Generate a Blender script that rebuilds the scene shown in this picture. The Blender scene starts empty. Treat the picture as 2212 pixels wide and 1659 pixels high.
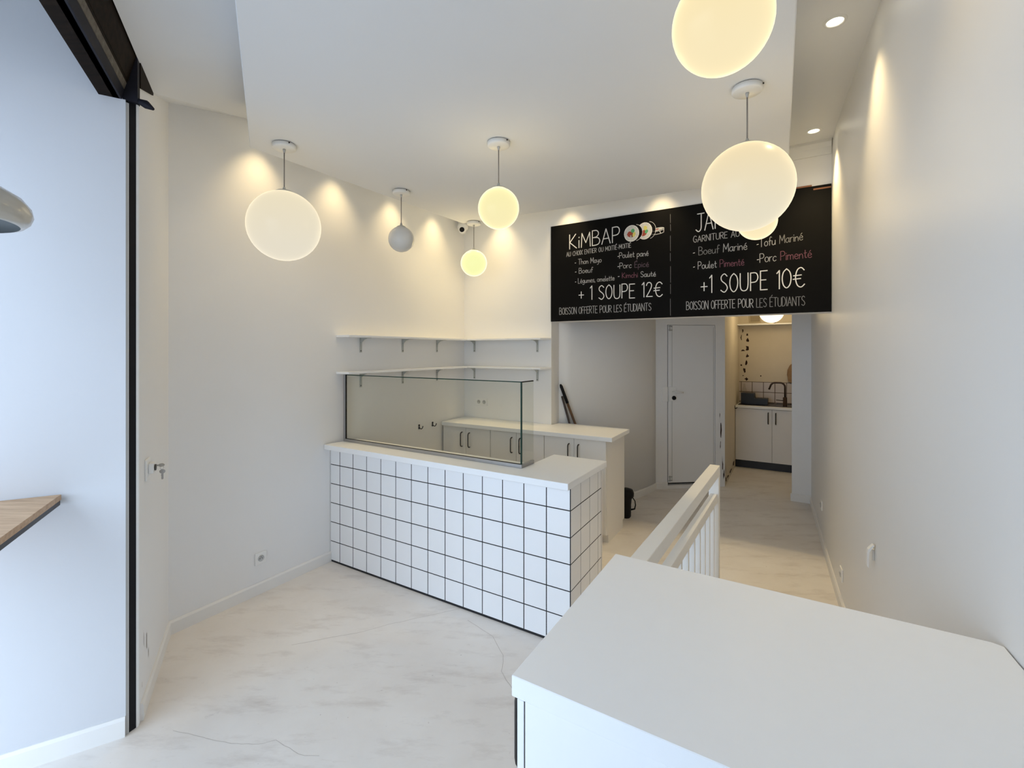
import bpy, bmesh, math, random
from mathutils import Vector, Matrix

random.seed(7)
scene = bpy.context.scene
COL = scene.collection

# ------------------------------------------------------------------ camera, sky, daylight, exposure
EYE = 1.683
cam_data = bpy.data.cameras.new('camera')
cam_data.sensor_width = 36.0
cam_data.lens = 36.0 * 1025.0 / 2212.0
cam_data.shift_y = -72.5 / 2212.0
cam_data.clip_start = 0.05
cam = bpy.data.objects.new('camera', cam_data)
COL.objects.link(cam)
cam.location = (0.0, 0.0, EYE)
cam.rotation_euler = (math.radians(90), 0, 0)
scene.camera = cam

world = bpy.data.worlds.new('overcast_sky')
scene.world = world
world.use_nodes = True
wn = world.node_tree
wn.nodes.clear()
w_out = wn.nodes.new('ShaderNodeOutputWorld')
w_bg = wn.nodes.new('ShaderNodeBackground')
w_ramp = wn.nodes.new('ShaderNodeValToRGB')
w_sep = wn.nodes.new('ShaderNodeSeparateXYZ')
w_map = wn.nodes.new('ShaderNodeMapRange')
w_tc = wn.nodes.new('ShaderNodeTexCoord')
wn.links.new(w_tc.outputs['Generated'], w_sep.inputs[0])
wn.links.new(w_sep.outputs['Z'], w_map.inputs['Value'])
w_map.inputs['From Min'].default_value = -1.0
w_map.inputs['From Max'].default_value = 1.0
wn.links.new(w_map.outputs['Result'], w_ramp.inputs['Fac'])
er = w_ramp.color_ramp.elements
er[0].position = 0.44
er[0].color = (0.58, 0.70, 0.88, 1)
er[1].position = 0.62
er[1].color = (0.64, 0.80, 1.0, 1)
wn.links.new(w_ramp.outputs['Color'], w_bg.inputs['Color'])
wn.links.new(w_bg.outputs['Background'], w_out.inputs['Surface'])
w_bg.inputs['Strength'].default_value = 4.0

scene.view_settings.view_transform = 'Standard'
scene.view_settings.look = 'None'
scene.view_settings.gamma = 1.0
scene.view_settings.use_curve_mapping = False
scene.view_settings.exposure = 0.13
scene.cycles.max_bounces = 10
scene.cycles.diffuse_bounces = 6
scene.cycles.transparent_max_bounces = 16
scene.cycles.caustics_reflective = False
scene.cycles.caustics_refractive = False
scene.cycles.sample_clamp_indirect = 6.0
scene.cycles.use_denoising = True

# plan directions of the shop
U = Vector((0.849, -0.529))        # along counter front and back wall
V = Vector((0.529, 0.849))         # towards the back of the shop
DL = Vector((0.505, 0.863))        # along the left wall
F = Vector((0.467, -0.884))        # along the shopfront, coming towards the camera
FO = Vector((-0.884, -0.467))      # out to the street
DW = Vector((0.854, 0.520))        # along the window bay side wall

JAMB = Vector((-1.691, 2.076))
J2 = Vector((-1.673, 2.127))
L1 = Vector((-2.031, 2.805))
CRN = Vector((-0.538, 5.357))
EB = Vector((0.396, 4.775))
RB = Vector((2.384, 3.537))
WARM = (1.0, 0.75, 0.385)
SPOT_POWER = 22.5
GLOBE_POWER = 2.3

# portal: the open shopfront lets the sky in
p_mid = JAMB - DW * 0.02 + FO * 0.70 + F * 1.7
pl = bpy.data.lights.new('shopfront_daylight', 'AREA')
pl.shape = 'RECTANGLE'
pl.size = 3.7
pl.size_y = 2.9
pl.cycles.is_portal = True
po = bpy.data.objects.new('shopfront_daylight', pl)
COL.objects.link(po)
po.location = (p_mid.x, p_mid.y, 1.5)
po.rotation_euler = Vector((-FO.x, -FO.y, 0)).to_track_quat('-Z', 'Z').to_euler()


# ------------------------------------------------------------------ helpers
class MB:
    """collects shapes in world space, then becomes one mesh object"""
    def __init__(self):
        self.bm = bmesh.new()
        self.mi = 0

    def _tag(self, faces):
        for f in faces:
            f.material_index = self.mi

    def face(self, pts, smooth=False):
        vs = [self.bm.verts.new(Vector(p)) for p in pts]
        f = self.bm.faces.new(vs)
        f.material_index = self.mi
        f.smooth = smooth
        return f

    def prism(self, poly, z0, z1, bevel=0.0, seg=2):
        """poly: plan points; z0/z1 numbers"""
        poly = [Vector((p[0], p[1])) for p in poly]
        area = sum(poly[i].x * poly[(i + 1) % len(poly)].y - poly[(i + 1) % len(poly)].x * poly[i].y for i in range(len(poly)))
        if area < 0:
            poly = poly[::-1]
        lo = [self.bm.verts.new((p.x, p.y, z0)) for p in poly]
        hi = [self.bm.verts.new((p.x, p.y, z1)) for p in poly]
        n = len(poly)
        fs = [self.bm.faces.new(lo[::-1]), self.bm.faces.new(hi)]
        for i in range(n):
            fs.append(self.bm.faces.new((lo[i], lo[(i + 1) % n], hi[(i + 1) % n], hi[i])))
        self._tag(fs)
        if bevel > 0:
            es = list({e for f in fs for e in f.edges})
            r = bmesh.ops.bevel(self.bm, geom=es, offset=bevel, segments=seg, affect='EDGES', profile=0.6)
            self._tag(r['faces'])
        return self

    def obox(self, o, dx, dy, x0, x1, y0, y1, z0, z1, bevel=0.0, seg=2):
        """box in a plan frame o + a*dx + b*dy"""
        o = Vector((o[0], o[1]))
        pts = [o + dx * a + dy * b for a, b in ((x0, y0), (x1, y0), (x1, y1), (x0, y1))]
        return self.prism(pts, z0, z1, bevel, seg)

    def extrude_profile(self, prof, a, d, n, l0, l1):
        """profile points (offset along n, z) swept along plan direction d from a"""
        a = Vector((a[0], a[1]))
        r0, r1 = [], []
        for (o, z) in prof:
            p = a + n * o
            q0 = p + d * l0
            q1 = p + d * l1
            r0.append(self.bm.verts.new((q0.x, q0.y, z)))
            r1.append(self.bm.verts.new((q1.x, q1.y, z)))
        k = len(prof)
        fs = [self.bm.faces.new(r0), self.bm.faces.new(r1[::-1])]
        for i in range(k):
            fs.append(self.bm.faces.new((r0[i], r1[i], r1[(i + 1) % k], r0[(i + 1) % k])))
        self._tag(fs)
        return self

    def lathe(self, c, prof, seg=40, smooth=True, caps=True):
        """prof: (r, z) relative to c"""
        rings = []
        for r, z in prof:
            if r < 1e-6:
                rings.append([self.bm.verts.new((c[0], c[1], c[2] + z))])
            else:
                rings.append([self.bm.verts.new((c[0] + r * math.cos(2 * math.pi * i / seg), c[1] + r * math.sin(2 * math.pi * i / seg), c[2] + z)) for i in range(seg)])
        fs = []
        for k in range(len(rings) - 1):
            A, B = rings[k], rings[k + 1]
            for i in range(seg):
                j = (i + 1) % seg
                if len(A) == 1 and len(B) == 1:
                    continue
                if len(A) == 1:
                    fs.append(self.bm.faces.new((A[0], B[j], B[i])))
                elif len(B) == 1:
                    fs.append(self.bm.faces.new((A[i], A[j], B[0])))
                else:
                    fs.append(self.bm.faces.new((A[i], A[j], B[j], B[i])))
        if caps:
            for R in (rings[0], rings[-1]):
                if len(R) > 2:
                    fs.append(self.bm.faces.new(R))
        for f in fs:
            f.smooth = smooth
        self._tag(fs)
        return self

    def tube(self, path, r, seg=12, smooth=True, cap=True):
        path = [Vector(p) for p in path]
        rr = r if isinstance(r, (list, tuple)) else [r] * len(path)
        rings = []
        up = Vector((0, 0, 1))
        for i, p in enumerate(path):
            if i == 0:
                t = path[1] - path[0]
            elif i == len(path) - 1:
                t = path[-1] - path[-2]
            else:
                t = (path[i + 1] - p).normalized() + (p - path[i - 1]).normalized()
            t.normalize()
            a = up.cross(t)
            if a.length < 0.05:
                a = Vector((1, 0, 0)).cross(t)
            a.normalize()
            b = t.cross(a)
            if rings:
                # keep the frame continuous
                pa = self._pa
                a = (pa - t * pa.dot(t)).normalized()
                b = t.cross(a)
            self._pa = a
            rings.append([self.bm.verts.new(p + (a * math.cos(2 * math.pi * k / seg) + b * math.sin(2 * math.pi * k / seg)) * rr[i]) for k in range(seg)])
        fs = []
        for i in range(len(rings) - 1):
            for k in range(seg):
                j = (k + 1) % seg
                fs.append(self.bm.faces.new((rings[i][k], rings[i][j], rings[i + 1][j], rings[i + 1][k])))
        for f in fs:
            f.smooth = smooth
        if cap:
            fs.append(self.bm.faces.new(rings[0][::-1]))
            fs.append(self.bm.faces.new(rings[-1]))
        self._tag(fs)
        return self

    def ribbon(self, pts, w, org, du, dn):
        """flat stroke on a vertical board: pts are (s, z); org/du plan origin and direction, dn lifts it off the board"""
        P = [Vector(p) for p in pts]
        q = [P[0]]
        for p in P[1:]:
            if (p - q[-1]).length > 1e-5:
                q.append(p)
        if len(q) < 2:
            return
        for i in range(1, len(q) - 1):
            if (q[i] - q[i - 1]).normalized().dot((q[i + 1] - q[i]).normalized()) < 0.72:
                self.ribbon(q[:i + 1], w, org, du, dn)
                self.ribbon(q[i:], w, org, du, dn)
                return
        L, R = [], []
        for i, p in enumerate(q):
            if i == 0:
                t = q[1] - q[0]
            elif i == len(q) - 1:
                t = q[-1] - q[-2]
            else:
                t = (q[i + 1] - p).normalized() + (p - q[i - 1]).normalized()
                if t.length < 1e-4:
                    t = q[i + 1] - p
            t.normalize()
            nrm = Vector((-t.y, t.x)) * (w * 0.5)
            if i == 0:
                p = p - t * w * 0.3
            if i == len(q) - 1:
                p = p + t * w * 0.3
            for lst, s in ((L, p + nrm), (R, p - nrm)):
                b = org + du * s.x + dn
                lst.append(self.bm.verts.new((b.x, b.y, s.y)))
        for i in range(len(q) - 1):
            f = self.bm.faces.new((L[i], R[i], R[i + 1], L[i + 1]))
            f.material_index = self.mi

    def build(self, name, mats, parent=None):
        if not isinstance(mats, (list, tuple)):
            mats = [mats]
        bmesh.ops.recalc_face_normals(self.bm, faces=self.bm.faces[:])
        if parent is not None:
            w = Vector((0, 0, 0))
            p = parent
            while p is not None:
                w += p.location
                p = p.parent
            bmesh.ops.translate(self.bm, vec=-w, verts=self.bm.verts[:])
        me = bpy.data.meshes.new(name)
        self.bm.to_mesh(me)
        self.bm.free()
        for m in mats:
            me.materials.append(m)
        o = bpy.data.objects.new(name, me)
        COL.objects.link(o)
        if parent is not None:
            o.parent = parent
        return o


def thing(name, label, cat, loc=(0, 0, 0), group=None):
    o = bpy.data.objects.new(name, None)
    o.empty_display_size = 0.1
    COL.objects.link(o)
    o.location = loc
    o['label'] = label
    o['category'] = cat
    if group:
        o['group'] = group
    return o


def tag(o, label, cat, group=None):
    o['label'] = label
    o['category'] = cat
    if group:
        o['group'] = group
    return o


def struct(o):
    o['kind'] = 'structure'
    return o


def copy_tree(o, parent=None):
    c = o.copy()
    COL.objects.link(c)
    if parent is not None:
        c.parent = parent
    for ch in list(o.children):
        copy_tree(ch, c)
    return c


def P3(p, z):
    return Vector((p[0], p[1], z))


# ------------------------------------------------------------------ materials
def mat(name, col, rough=0.5, metal=0.0, spec=0.5, noise=None, bump=None):
    m = bpy.data.materials.new(name)
    m.use_nodes = True
    nt = m.node_tree
    b = nt.nodes['Principled BSDF']
    b.inputs['Base Color'].default_value = (*col, 1)
    b.inputs['Roughness'].default_value = rough
    b.inputs['Metallic'].default_value = metal
    b.inputs['Specular IOR Level'].default_value = spec
    tc = nt.nodes.new('ShaderNodeTexCoord')
    if noise:
        sc, amt = noise
        n = nt.nodes.new('ShaderNodeTexNoise')
        n.inputs['Scale'].default_value = sc
        n.inputs['Detail'].default_value = 4
        nt.links.new(tc.outputs['Object'], n.inputs['Vector'])
        mr = nt.nodes.new('ShaderNodeMapRange')
        mr.inputs['To Min'].default_value = 1 - amt
        mr.inputs['To Max'].default_value = 1 + amt
        nt.links.new(n.outputs['Fac'], mr.inputs['Value'])
        mx = nt.nodes.new('ShaderNodeVectorMath')
        mx.operation = 'SCALE'
        mx.inputs[0].default_value = col
        nt.links.new(mr.outputs['Result'], mx.inputs['Scale'])
        nt.links.new(mx.outputs['Vector'], b.inputs['Base Color'])
    if bump:
        sc, st = bump
        n2 = nt.nodes.new('ShaderNodeTexNoise')
        n2.inputs['Scale'].default_value = sc
        n2.inputs['Detail'].default_value = 3
        nt.links.new(tc.outputs['Object'], n2.inputs['Vector'])
        bp = nt.nodes.new('ShaderNodeBump')
        bp.inputs['Strength'].default_value = st
        bp.inputs['Distance'].default_value = 0.01
        nt.links.new(n2.outputs['Fac'], bp.inputs['Height'])
        nt.links.new(bp.outputs['Normal'], b.inputs['Normal'])
    return m


def emis(name, col, s):
    m = bpy.data.materials.new(name)
    m.use_nodes = True
    nt = m.node_tree
    nt.nodes.clear()
    o = nt.nodes.new('ShaderNodeOutputMaterial')
    e = nt.nodes.new('ShaderNodeEmission')
    e.inputs['Color'].default_value = (*col, 1)
    e.inputs['Strength'].default_value = s
    nt.links.new(e.outputs[0], o.inputs['Surface'])
    return m


def glass_mat(name, tint, gloss=1.0):
    m = bpy.data.materials.new(name)
    m.use_nodes = True
    nt = m.node_tree
    nt.nodes.clear()
    o = nt.nodes.new('ShaderNodeOutputMaterial')
    t = nt.nodes.new('ShaderNodeBsdfTransparent')
    t.inputs['Color'].default_value = (*tint, 1)
    g = nt.nodes.new('ShaderNodeBsdfGlossy')
    g.inputs['Roughness'].default_value = 0.01
    fr = nt.nodes.new('ShaderNodeFresnel')
    fr.inputs['IOR'].default_value = 1.45
    ml = nt.nodes.new('ShaderNodeMath')
    ml.operation = 'MULTIPLY'
    ml.inputs[1].default_value = gloss
    mx = nt.nodes.new('ShaderNodeMixShader')
    ge = nt.nodes.new('ShaderNodeNewGeometry')
    inv = nt.nodes.new('ShaderNodeMath')
    inv.operation = 'SUBTRACT'
    inv.inputs[0].default_value = 1.0
    nt.links.new(ge.outputs['Backfacing'], inv.inputs[1])
    m2 = nt.nodes.new('ShaderNodeMath')
    m2.operation = 'MULTIPLY'
    nt.links.new(fr.outputs[0], ml.inputs[0])
    nt.links.new(ml.outputs[0], m2.inputs[0])
    nt.links.new(inv.outputs[0], m2.inputs[1])
    nt.links.new(m2.outputs[0], mx.inputs['Fac'])
    nt.links.new(t.outputs[0], mx.inputs[1])
    nt.links.new(g.outputs[0], mx.inputs[2])
    nt.links.new(mx.outputs[0], o.inputs['Surface'])
    return m


def floor_mat():
    m = bpy.data.materials.new('painted_concrete')
    m.use_nodes = True
    nt = m.node_tree
    b = nt.nodes['Principled BSDF']
    tc = nt.nodes.new('ShaderNodeTexCoord')

    def noise(sc, det, rough=0.55, vec=None):
        n = nt.nodes.new('ShaderNodeTexNoise')
        n.inputs['Scale'].default_value = sc
        n.inputs['Detail'].default_value = det
        n.inputs['Roughness'].default_value = rough
        nt.links.new(vec or tc.outputs['Object'], n.inputs['Vector'])
        return n

    def ramp(src, p0, c0, p1, c1):
        r = nt.nodes.new('ShaderNodeValToRGB')
        e = r.color_ramp.elements
        e[0].position, e[0].color = p0, (*c0, 1)
        e[1].position, e[1].color = p1, (*c1, 1)
        nt.links.new(src, r.inputs['Fac'])
        return r

    def mix(kind, fac, a, bb):
        x = nt.nodes.new('ShaderNodeMix')
        x.data_type = 'RGBA'
        x.blend_type = kind
        if isinstance(fac, (int, float)):
            x.inputs[0].default_value = fac
        else:
            nt.links.new(fac, x.inputs[0])
        nt.links.new(a, x.inputs[6])
        nt.links.new(bb, x.inputs[7])
        return x.outputs[2]

    base = ramp(noise(1.3, 6, 0.6).outputs['Fac'], 0.3, (0.70, 0.655, 0.61), 0.72, (0.82, 0.795, 0.765))
    # stretched brushed stains
    mp = nt.nodes.new('ShaderNodeMapping')
    mp.inputs['Rotation'].default_value = (0, 0, math.radians(35))
    mp.inputs['Scale'].default_value = (1.0, 3.2, 1.0)
    nt.links.new(tc.outputs['Object'], mp.inputs['Vector'])
    stain = ramp(noise(2.6, 8, 0.68, mp.outputs['Vector']).outputs['Fac'], 0.52, (1, 1, 1), 0.78, (0.60, 0.55, 0.52))
    c = mix('MULTIPLY', 0.62, base.outputs['Color'], stain.outputs['Color'])
    spots = ramp(noise(9.0, 6, 0.7).outputs['Fac'], 0.66, (1, 1, 1), 0.78, (0.60, 0.58, 0.58))
    c = mix('MULTIPLY', 0.8, c, spots.outputs['Color'])
    specks = ramp(noise(38.0, 2, 0.5).outputs['Fac'], 0.73, (1, 1, 1), 0.80, (0.5, 0.46, 0.44))
    c = mix('MULTIPLY', 0.55, c, specks.outputs['Color'])
    nt.links.new(c, b.inputs['Base Color'])
    b.inputs['Roughness'].default_value = 0.55
    bp = nt.nodes.new('ShaderNodeBump')
    bp.inputs['Strength'].default_value = 0.12
    bp.inputs['Distance'].default_value = 0.01
    nt.links.new(noise(14, 5).outputs['Fac'], bp.inputs['Height'])
    nt.links.new(bp.outputs['Normal'], b.inputs['Normal'])
    return m


def wood_mat(name, c0, c1, axis_rot, scale=(2.0, 22.0, 22.0), rough=0.5, spec=0.4):
    m = bpy.data.materials.new(name)
    m.use_nodes = True
    nt = m.node_tree
    b = nt.nodes['Principled BSDF']
    tc = nt.nodes.new('ShaderNodeTexCoord')
    mp = nt.nodes.new('ShaderNodeMapping')
    mp.inputs['Rotation'].default_value = (0, 0, axis_rot)
    mp.inputs['Scale'].default_value = scale
    n = nt.nodes.new('ShaderNodeTexNoise')
    n.inputs['Scale'].default_value = 2.2
    n.inputs['Detail'].default_value = 7
    n.inputs['Roughness'].default_value = 0.62
    r = nt.nodes.new('ShaderNodeValToRGB')
    r.color_ramp.elements[0].position = 0.32
    r.color_ramp.elements[0].color = (*c0, 1)
    r.color_ramp.elements[1].position = 0.7
    r.color_ramp.elements[1].color = (*c1, 1)
    nt.links.new(tc.outputs['Object'], mp.inputs['Vector'])
    nt.links.new(mp.outputs['Vector'], n.inputs['Vector'])
    nt.links.new(n.outputs['Fac'], r.inputs['Fac'])
    nt.links.new(r.outputs['Color'], b.inputs['Base Color'])
    b.inputs['Roughness'].default_value = rough
    b.inputs['Specular IOR Level'].default_value = spec
    return m


M = {}
M['paint'] = mat('white_wall_paint', (0.82, 0.82, 0.82), 0.75, spec=0.25, noise=(2.0, 0.015), bump=(60, 0.03))
M['paint_dimmed'] = mat('dimmed_wall_paint', (0.625, 0.635, 0.66), 0.75, spec=0.25, noise=(2.0, 0.015), bump=(60, 0.03))  # copy of the wall paint, colour darkened against strong daylight in the bay
M['gloss_paint'] = mat('satin_wall_paint', (0.77, 0.765, 0.755), 0.42, spec=0.35, noise=(1.4, 0.02), bump=(5, 0.06))
M['ceiling'] = mat('ceiling_paint', (0.735, 0.745, 0.755), 0.85, spec=0.2, noise=(1.5, 0.01))
M['base'] = mat('baseboard_paint', (0.80, 0.79, 0.77), 0.45, noise=(6, 0.02))
M['floor'] = floor_mat()
M['pavement'] = mat('street_pavement', (0.52, 0.52, 0.53), 0.9, noise=(3, 0.15))
M['laminate'] = mat('white_laminate', (0.86, 0.875, 0.89), 0.38, noise=(30, 0.01))
M['carcass'] = mat('cabinet_white', (0.82, 0.81, 0.795), 0.42, noise=(8, 0.01))
M['tile'] = mat('glazed_tile', (0.86, 0.87, 0.885), 0.22, noise=(5, 0.02))
M['grout'] = mat('black_grout', (0.018, 0.018, 0.02), 0.9, noise=(40, 0.2))
M['gap'] = mat('dark_gap', (0.02, 0.017, 0.014), 0.9, noise=(20, 0.1))
M['black_metal'] = mat('black_handle_metal', (0.035, 0.03, 0.027), 0.4, metal=0.6, noise=(30, 0.1))
M['steel'] = mat('brushed_aluminium', (0.42, 0.42, 0.43), 0.4, metal=0.9, noise=(30, 0.05))
M['bracket'] = mat('grey_bracket_metal', (0.46, 0.47, 0.445), 0.5, metal=0.0, noise=(20, 0.05))
M['screw'] = mat('dark_screw', (0.10, 0.095, 0.085), 0.5, metal=0.7, noise=(60, 0.1))
M['plastic'] = mat('white_plastic', (0.83, 0.83, 0.82), 0.35, noise=(20, 0.01))
M['plastic_grey'] = mat('pale_grey_plastic', (0.42, 0.42, 0.41), 0.45, noise=(20, 0.01))
M['socket_grey'] = mat('grey_socket_plastic', (0.52, 0.52, 0.51), 0.45, noise=(20, 0.02))
M['black'] = mat('black_plastic', (0.010, 0.010, 0.012), 0.5, spec=0.15, noise=(20, 0.1))
M['brass'] = mat('worn_nickel', (0.36, 0.33, 0.28), 0.35, metal=0.9, noise=(40, 0.1))
M['glass'] = glass_mat('counter_glass', (0.935, 0.94, 0.915), 0.9)
M['glass_edge'] = mat('glass_edge_green', (0.006, 0.035, 0.026), 0.3, spec=0.2, noise=(10, 0.1))
M['clear'] = glass_mat('clear_bottle_glass', (0.93, 0.93, 0.92), 1.0)
M['globe_off'] = mat('unlit_milk_glass', (0.62, 0.625, 0.62), 0.25, noise=(4, 0.01))
M['canopy'] = mat('white_canopy_metal', (0.74, 0.74, 0.725), 0.35, noise=(20, 0.01))
M['cord'] = mat('grey_cord', (0.22, 0.20, 0.19), 0.6, noise=(60, 0.1))
M['board'] = mat('blackboard_paint', (0.0035, 0.0035, 0.0038), 0.75, spec=0.1, noise=(3, 0.35))
M['chalk'] = mat('white_chalk', (0.74, 0.74, 0.73), 0.95, spec=0.1, noise=(60, 0.12))
M['chalk_mid'] = mat('worn_white_chalk', (0.40, 0.40, 0.405), 0.95, spec=0.1, noise=(60, 0.2))
M['chalk_dim'] = mat('faded_grey_chalk', (0.22, 0.22, 0.225), 0.95, spec=0.1, noise=(60, 0.25))
M['chalk_pink'] = mat('faded_pink_chalk', (0.17, 0.075, 0.10), 0.95, spec=0.1, noise=(60, 0.25))
M['chalk_mauve'] = mat('faded_mauve_chalk', (0.11, 0.08, 0.10), 0.95, spec=0.1, noise=(60, 0.25))
M['rice'] = mat('chalk_rice', (0.55, 0.56, 0.55), 0.95, spec=0.1, noise=(70, 0.25))
M['red'] = mat('chalk_red', (0.32, 0.07, 0.05), 0.95, spec=0.1, noise=(60, 0.3))
M['green'] = mat('chalk_green', (0.10, 0.36, 0.17), 0.95, spec=0.1, noise=(60, 0.2))
M['yellow'] = mat('chalk_yellow', (0.60, 0.56, 0.17), 0.95, spec=0.1, noise=(60, 0.2))
M['brown_edge'] = mat('raw_board_edge', (0.20, 0.085, 0.045), 0.8, noise=(20, 0.2))
M['oak'] = wood_mat('light_oak', (0.40, 0.25, 0.14), (0.62, 0.43, 0.27), math.atan2(-F.y, F.x) * -1 + math.pi)
M['dark_wood'] = wood_mat('dark_stained_wood', (0.006, 0.004, 0.003), (0.018, 0.011, 0.007), 1.08, rough=0.7, spec=0.08)
M['grey_wood'] = wood_mat('weathered_wood', (0.075, 0.062, 0.048), (0.15, 0.13, 0.105), 1.08, rough=0.7)
M['iron'] = mat('painted_black_iron', (0.014, 0.014, 0.020), 0.6, metal=0.0, spec=0.15, noise=(14, 0.35))
M['stick'] = wood_mat('brown_stick_wood', (0.055, 0.026, 0.010), (0.17, 0.085, 0.035), 0.0, (14, 14, 1.2))
M['stick_dark'] = wood_mat('dark_stick_wood', (0.035, 0.024, 0.022), (0.10, 0.08, 0.075), 0.0, (14, 14, 1.2))
M['shade'] = mat('cream_enamel_shade', (0.50, 0.485, 0.44), 0.16, noise=(5, 0.02))
M['shade_in'] = mat('grey_shade_lining', (0.20, 0.215, 0.22), 0.5, noise=(5, 0.03))
M['kitchen_wall'] = mat('aged_plaster', (0.66, 0.60, 0.50), 0.85, noise=(3, 0.08), bump=(20, 0.1))
M['kitchen_tile'] = mat('pinkish_tile', (0.56, 0.50, 0.46), 0.3, noise=(4, 0.04))
M['brown_grout'] = mat('brown_grout', (0.10, 0.065, 0.04), 0.9, noise=(40, 0.2))
M['peel'] = mat('bare_dark_plaster', (0.030, 0.012, 0.008), 0.95, noise=(40, 0.3))
M['peel_tan'] = mat('bare_brown_plaster', (0.20, 0.115, 0.055), 0.95, noise=(25, 0.3))
M['plinth'] = mat('charcoal_plinth', (0.025, 0.027, 0.033), 0.5, noise=(20, 0.1))
M['sink'] = mat('dark_composite_sink', (0.035, 0.03, 0.028), 0.35, noise=(60, 0.2))
M['bronze'] = mat('dark_bronze_tap', (0.055, 0.035, 0.026), 0.3, metal=0.7, noise=(30, 0.1))
M['rack'] = mat('dark_navy_plastic', (0.012, 0.016, 0.022), 0.5, noise=(20, 0.1))
M['tan'] = wood_mat('tan_board_wood', (0.22, 0.12, 0.045), (0.36, 0.22, 0.09), 0.3, (6, 6, 6))
M['vent'] = mat('yellowed_vent_plastic', (0.50, 0.43, 0.30), 0.5, noise=(30, 0.05))
M['rail'] = mat('railing_paint', (0.80, 0.79, 0.76), 0.42, noise=(12, 0.02))
M['key'] = mat('key_metal', (0.30, 0.275, 0.25), 0.35, metal=0.9, noise=(60, 0.1))
M['lens_lit'] = emis('lit_spot_lens', (1.0, 0.93, 0.72), 9.0)
M['scuff'] = mat('dark_scuff', (0.44, 0.41, 0.38), 0.9, noise=(30, 0.4))
M['crack'] = mat('hairline_crack', (0.46, 0.42, 0.385), 0.95, noise=(30, 0.3))

# ------------------------------------------------------------------ the setting
# floor
b = MB()
b.prism([(-3.6, 4.2), (-3.2, -0.6), (-0.6, -2.6), (2.4, -2.0), (6.4, 4.0), (6.4, 9.0), (-1.0, 9.0)], -0.12, 0.0)
floor = struct(b.build('floor', [M['floor'], M['crack']]))
# the two long hairline cracks of the photo and a few scuffs, as marks lying in the floor paint
def crack(pts, w):
    c = MB()
    for i in range(len(pts) - 1):
        a, d = Vector(pts[i]), Vector(pts[i + 1])
        t = (d - a).normalized()
        n = Vector((-t.y, t.x)) * w * 0.5
        c.face([(p.x, p.y, 0.0006) for p in (a + n, a - n, d - n, d + n)])
    return c

def wander(a, d, n, amp, seed, bow=0.0):
    rnd = random.Random(seed)
    a, d = Vector(a), Vector(d)
    t = d - a
    nn = Vector((-t.y, t.x)).normalized()
    out = []
    off = 0
    for i in range(n + 1):
        k = i / n
        off += rnd.uniform(-amp, amp)
        out.append(a + t * k + nn * (off * math.sin(math.pi * k) + bow * math.sin(math.pi * k)))
    return out
def chain(pts, n, amp, seed):
    out = []
    for k in range(len(pts) - 1):
        seg_ = wander(pts[k], pts[k + 1], n, amp, seed + k)
        out += seg_ if k == 0 else seg_[1:]
    return out
cr = crack(chain([(-1.26, 2.71), (-1.05, 2.787), (-0.854, 2.861), (-0.678, 2.944), (-0.518, 3.016), (-0.30, 3.12)], 5, 0.004, 3), 0.0021)
c2 = crack(chain([(-0.277, 2.96), (-0.112, 2.79), (-0.049, 2.62), (-0.056, 2.489), (-0.009, 2.386), (0.02, 2.30)], 5, 0.003, 15), 0.0021)
c3 = crack(chain([(-1.50, 2.10), (-1.20, 2.03), (-1.02, 2.05), (-0.80, 1.97)], 8, 0.008, 29), 0.0015)
for extra in (c2, c3):
    me_t = bpy.data.meshes.new('tmp')
    extra.bm.to_mesh(me_t)
    extra.bm.free()
    cr.bm.from_mesh(me_t)
    bpy.data.meshes.remove(me_t)
o = cr.build('floor_crack', M['crack'], floor)

# street outside the shopfront
b = MB()
q = JAMB + FO * 0.95
b.prism([q - F * 6, q + F * 8, q + F * 8 + FO * 9, q - F * 6 + FO * 9], -0.32, -0.14)
struct(b.build('pavement', M['pavement']))

# left wall
T = 0.14
b = MB()
b.prism([L1 - DL * 0.0, CRN + DL * 0.1, CRN + DL * 0.1 + Vector((-.863, .505)) * T, L1 + Vector((-.863, .505)) * T + DL * -0.1], -0.05, 3.4)
struct(b.build('wall_left', M['paint']))
# pier of the shopfront, inside face
b = MB()
b.prism([J2, L1, L1 + FO * 0.45 + F * -0.1, J2 + FO * 0.012 + F * -0.0, ], -0.05, 3.4)
struct(b.build('wall_front', M['paint']))
# unseen pier added beside the camera to cut daylight on the front cabinet
b = MB()
b.prism([J2 + F * 2.45, J2 + F * 4.2, J2 + F * 4.2 + FO * 0.7, J2 + F * 2.45 + FO * 0.7], -0.3, 3.4)
struct(b.build('wall_front', M['paint']))
# window bay side wall (reveal towards the street)
b = MB()
b.prism([JAMB, JAMB - DW * 1.0, JAMB - DW * 1.0 + Vector((-.52, .854)) * 0.05, JAMB + Vector((-.52, .854)) * 0.05], -0.05, 3.4)
struct(b.build('wall_bay', M['paint_dimmed']))

# back wall with the header over the passage
b = MB()
b.prism([CRN - U * 0.1, EB, EB + V * 0.172, CRN - U * 0.1 + V * 0.172], -0.05, 3.4)
b.prism([EB, RB + U * 0.02, RB + U * 0.02 + V * 0.172, EB + V * 0.172], 1.972, 3.4)
struct(b.build('wall_back', M['paint']))

# wall of the recess behind the back counter
RC = []
for i in range(13):
    k = i / 12
    RC.append(Vector((0.49, 4.915)) * (1 - k) ** 2 + Vector((1.30, 5.17)) * 2 * k * (1 - k) + Vector((1.742, 5.75)) * k * k)
b = MB()
b.prism(RC + [Vector((1.66, 5.90)), Vector((1.2, 5.56)), Vector((0.40, 5.10))], -0.05, 2.9)
for f_ in b.bm.faces:
    if abs(f_.normal.z) < 0.5:
        f_.smooth = len(f_.verts) == 4
struct(b.build('wall_recess', M['paint']))

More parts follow.
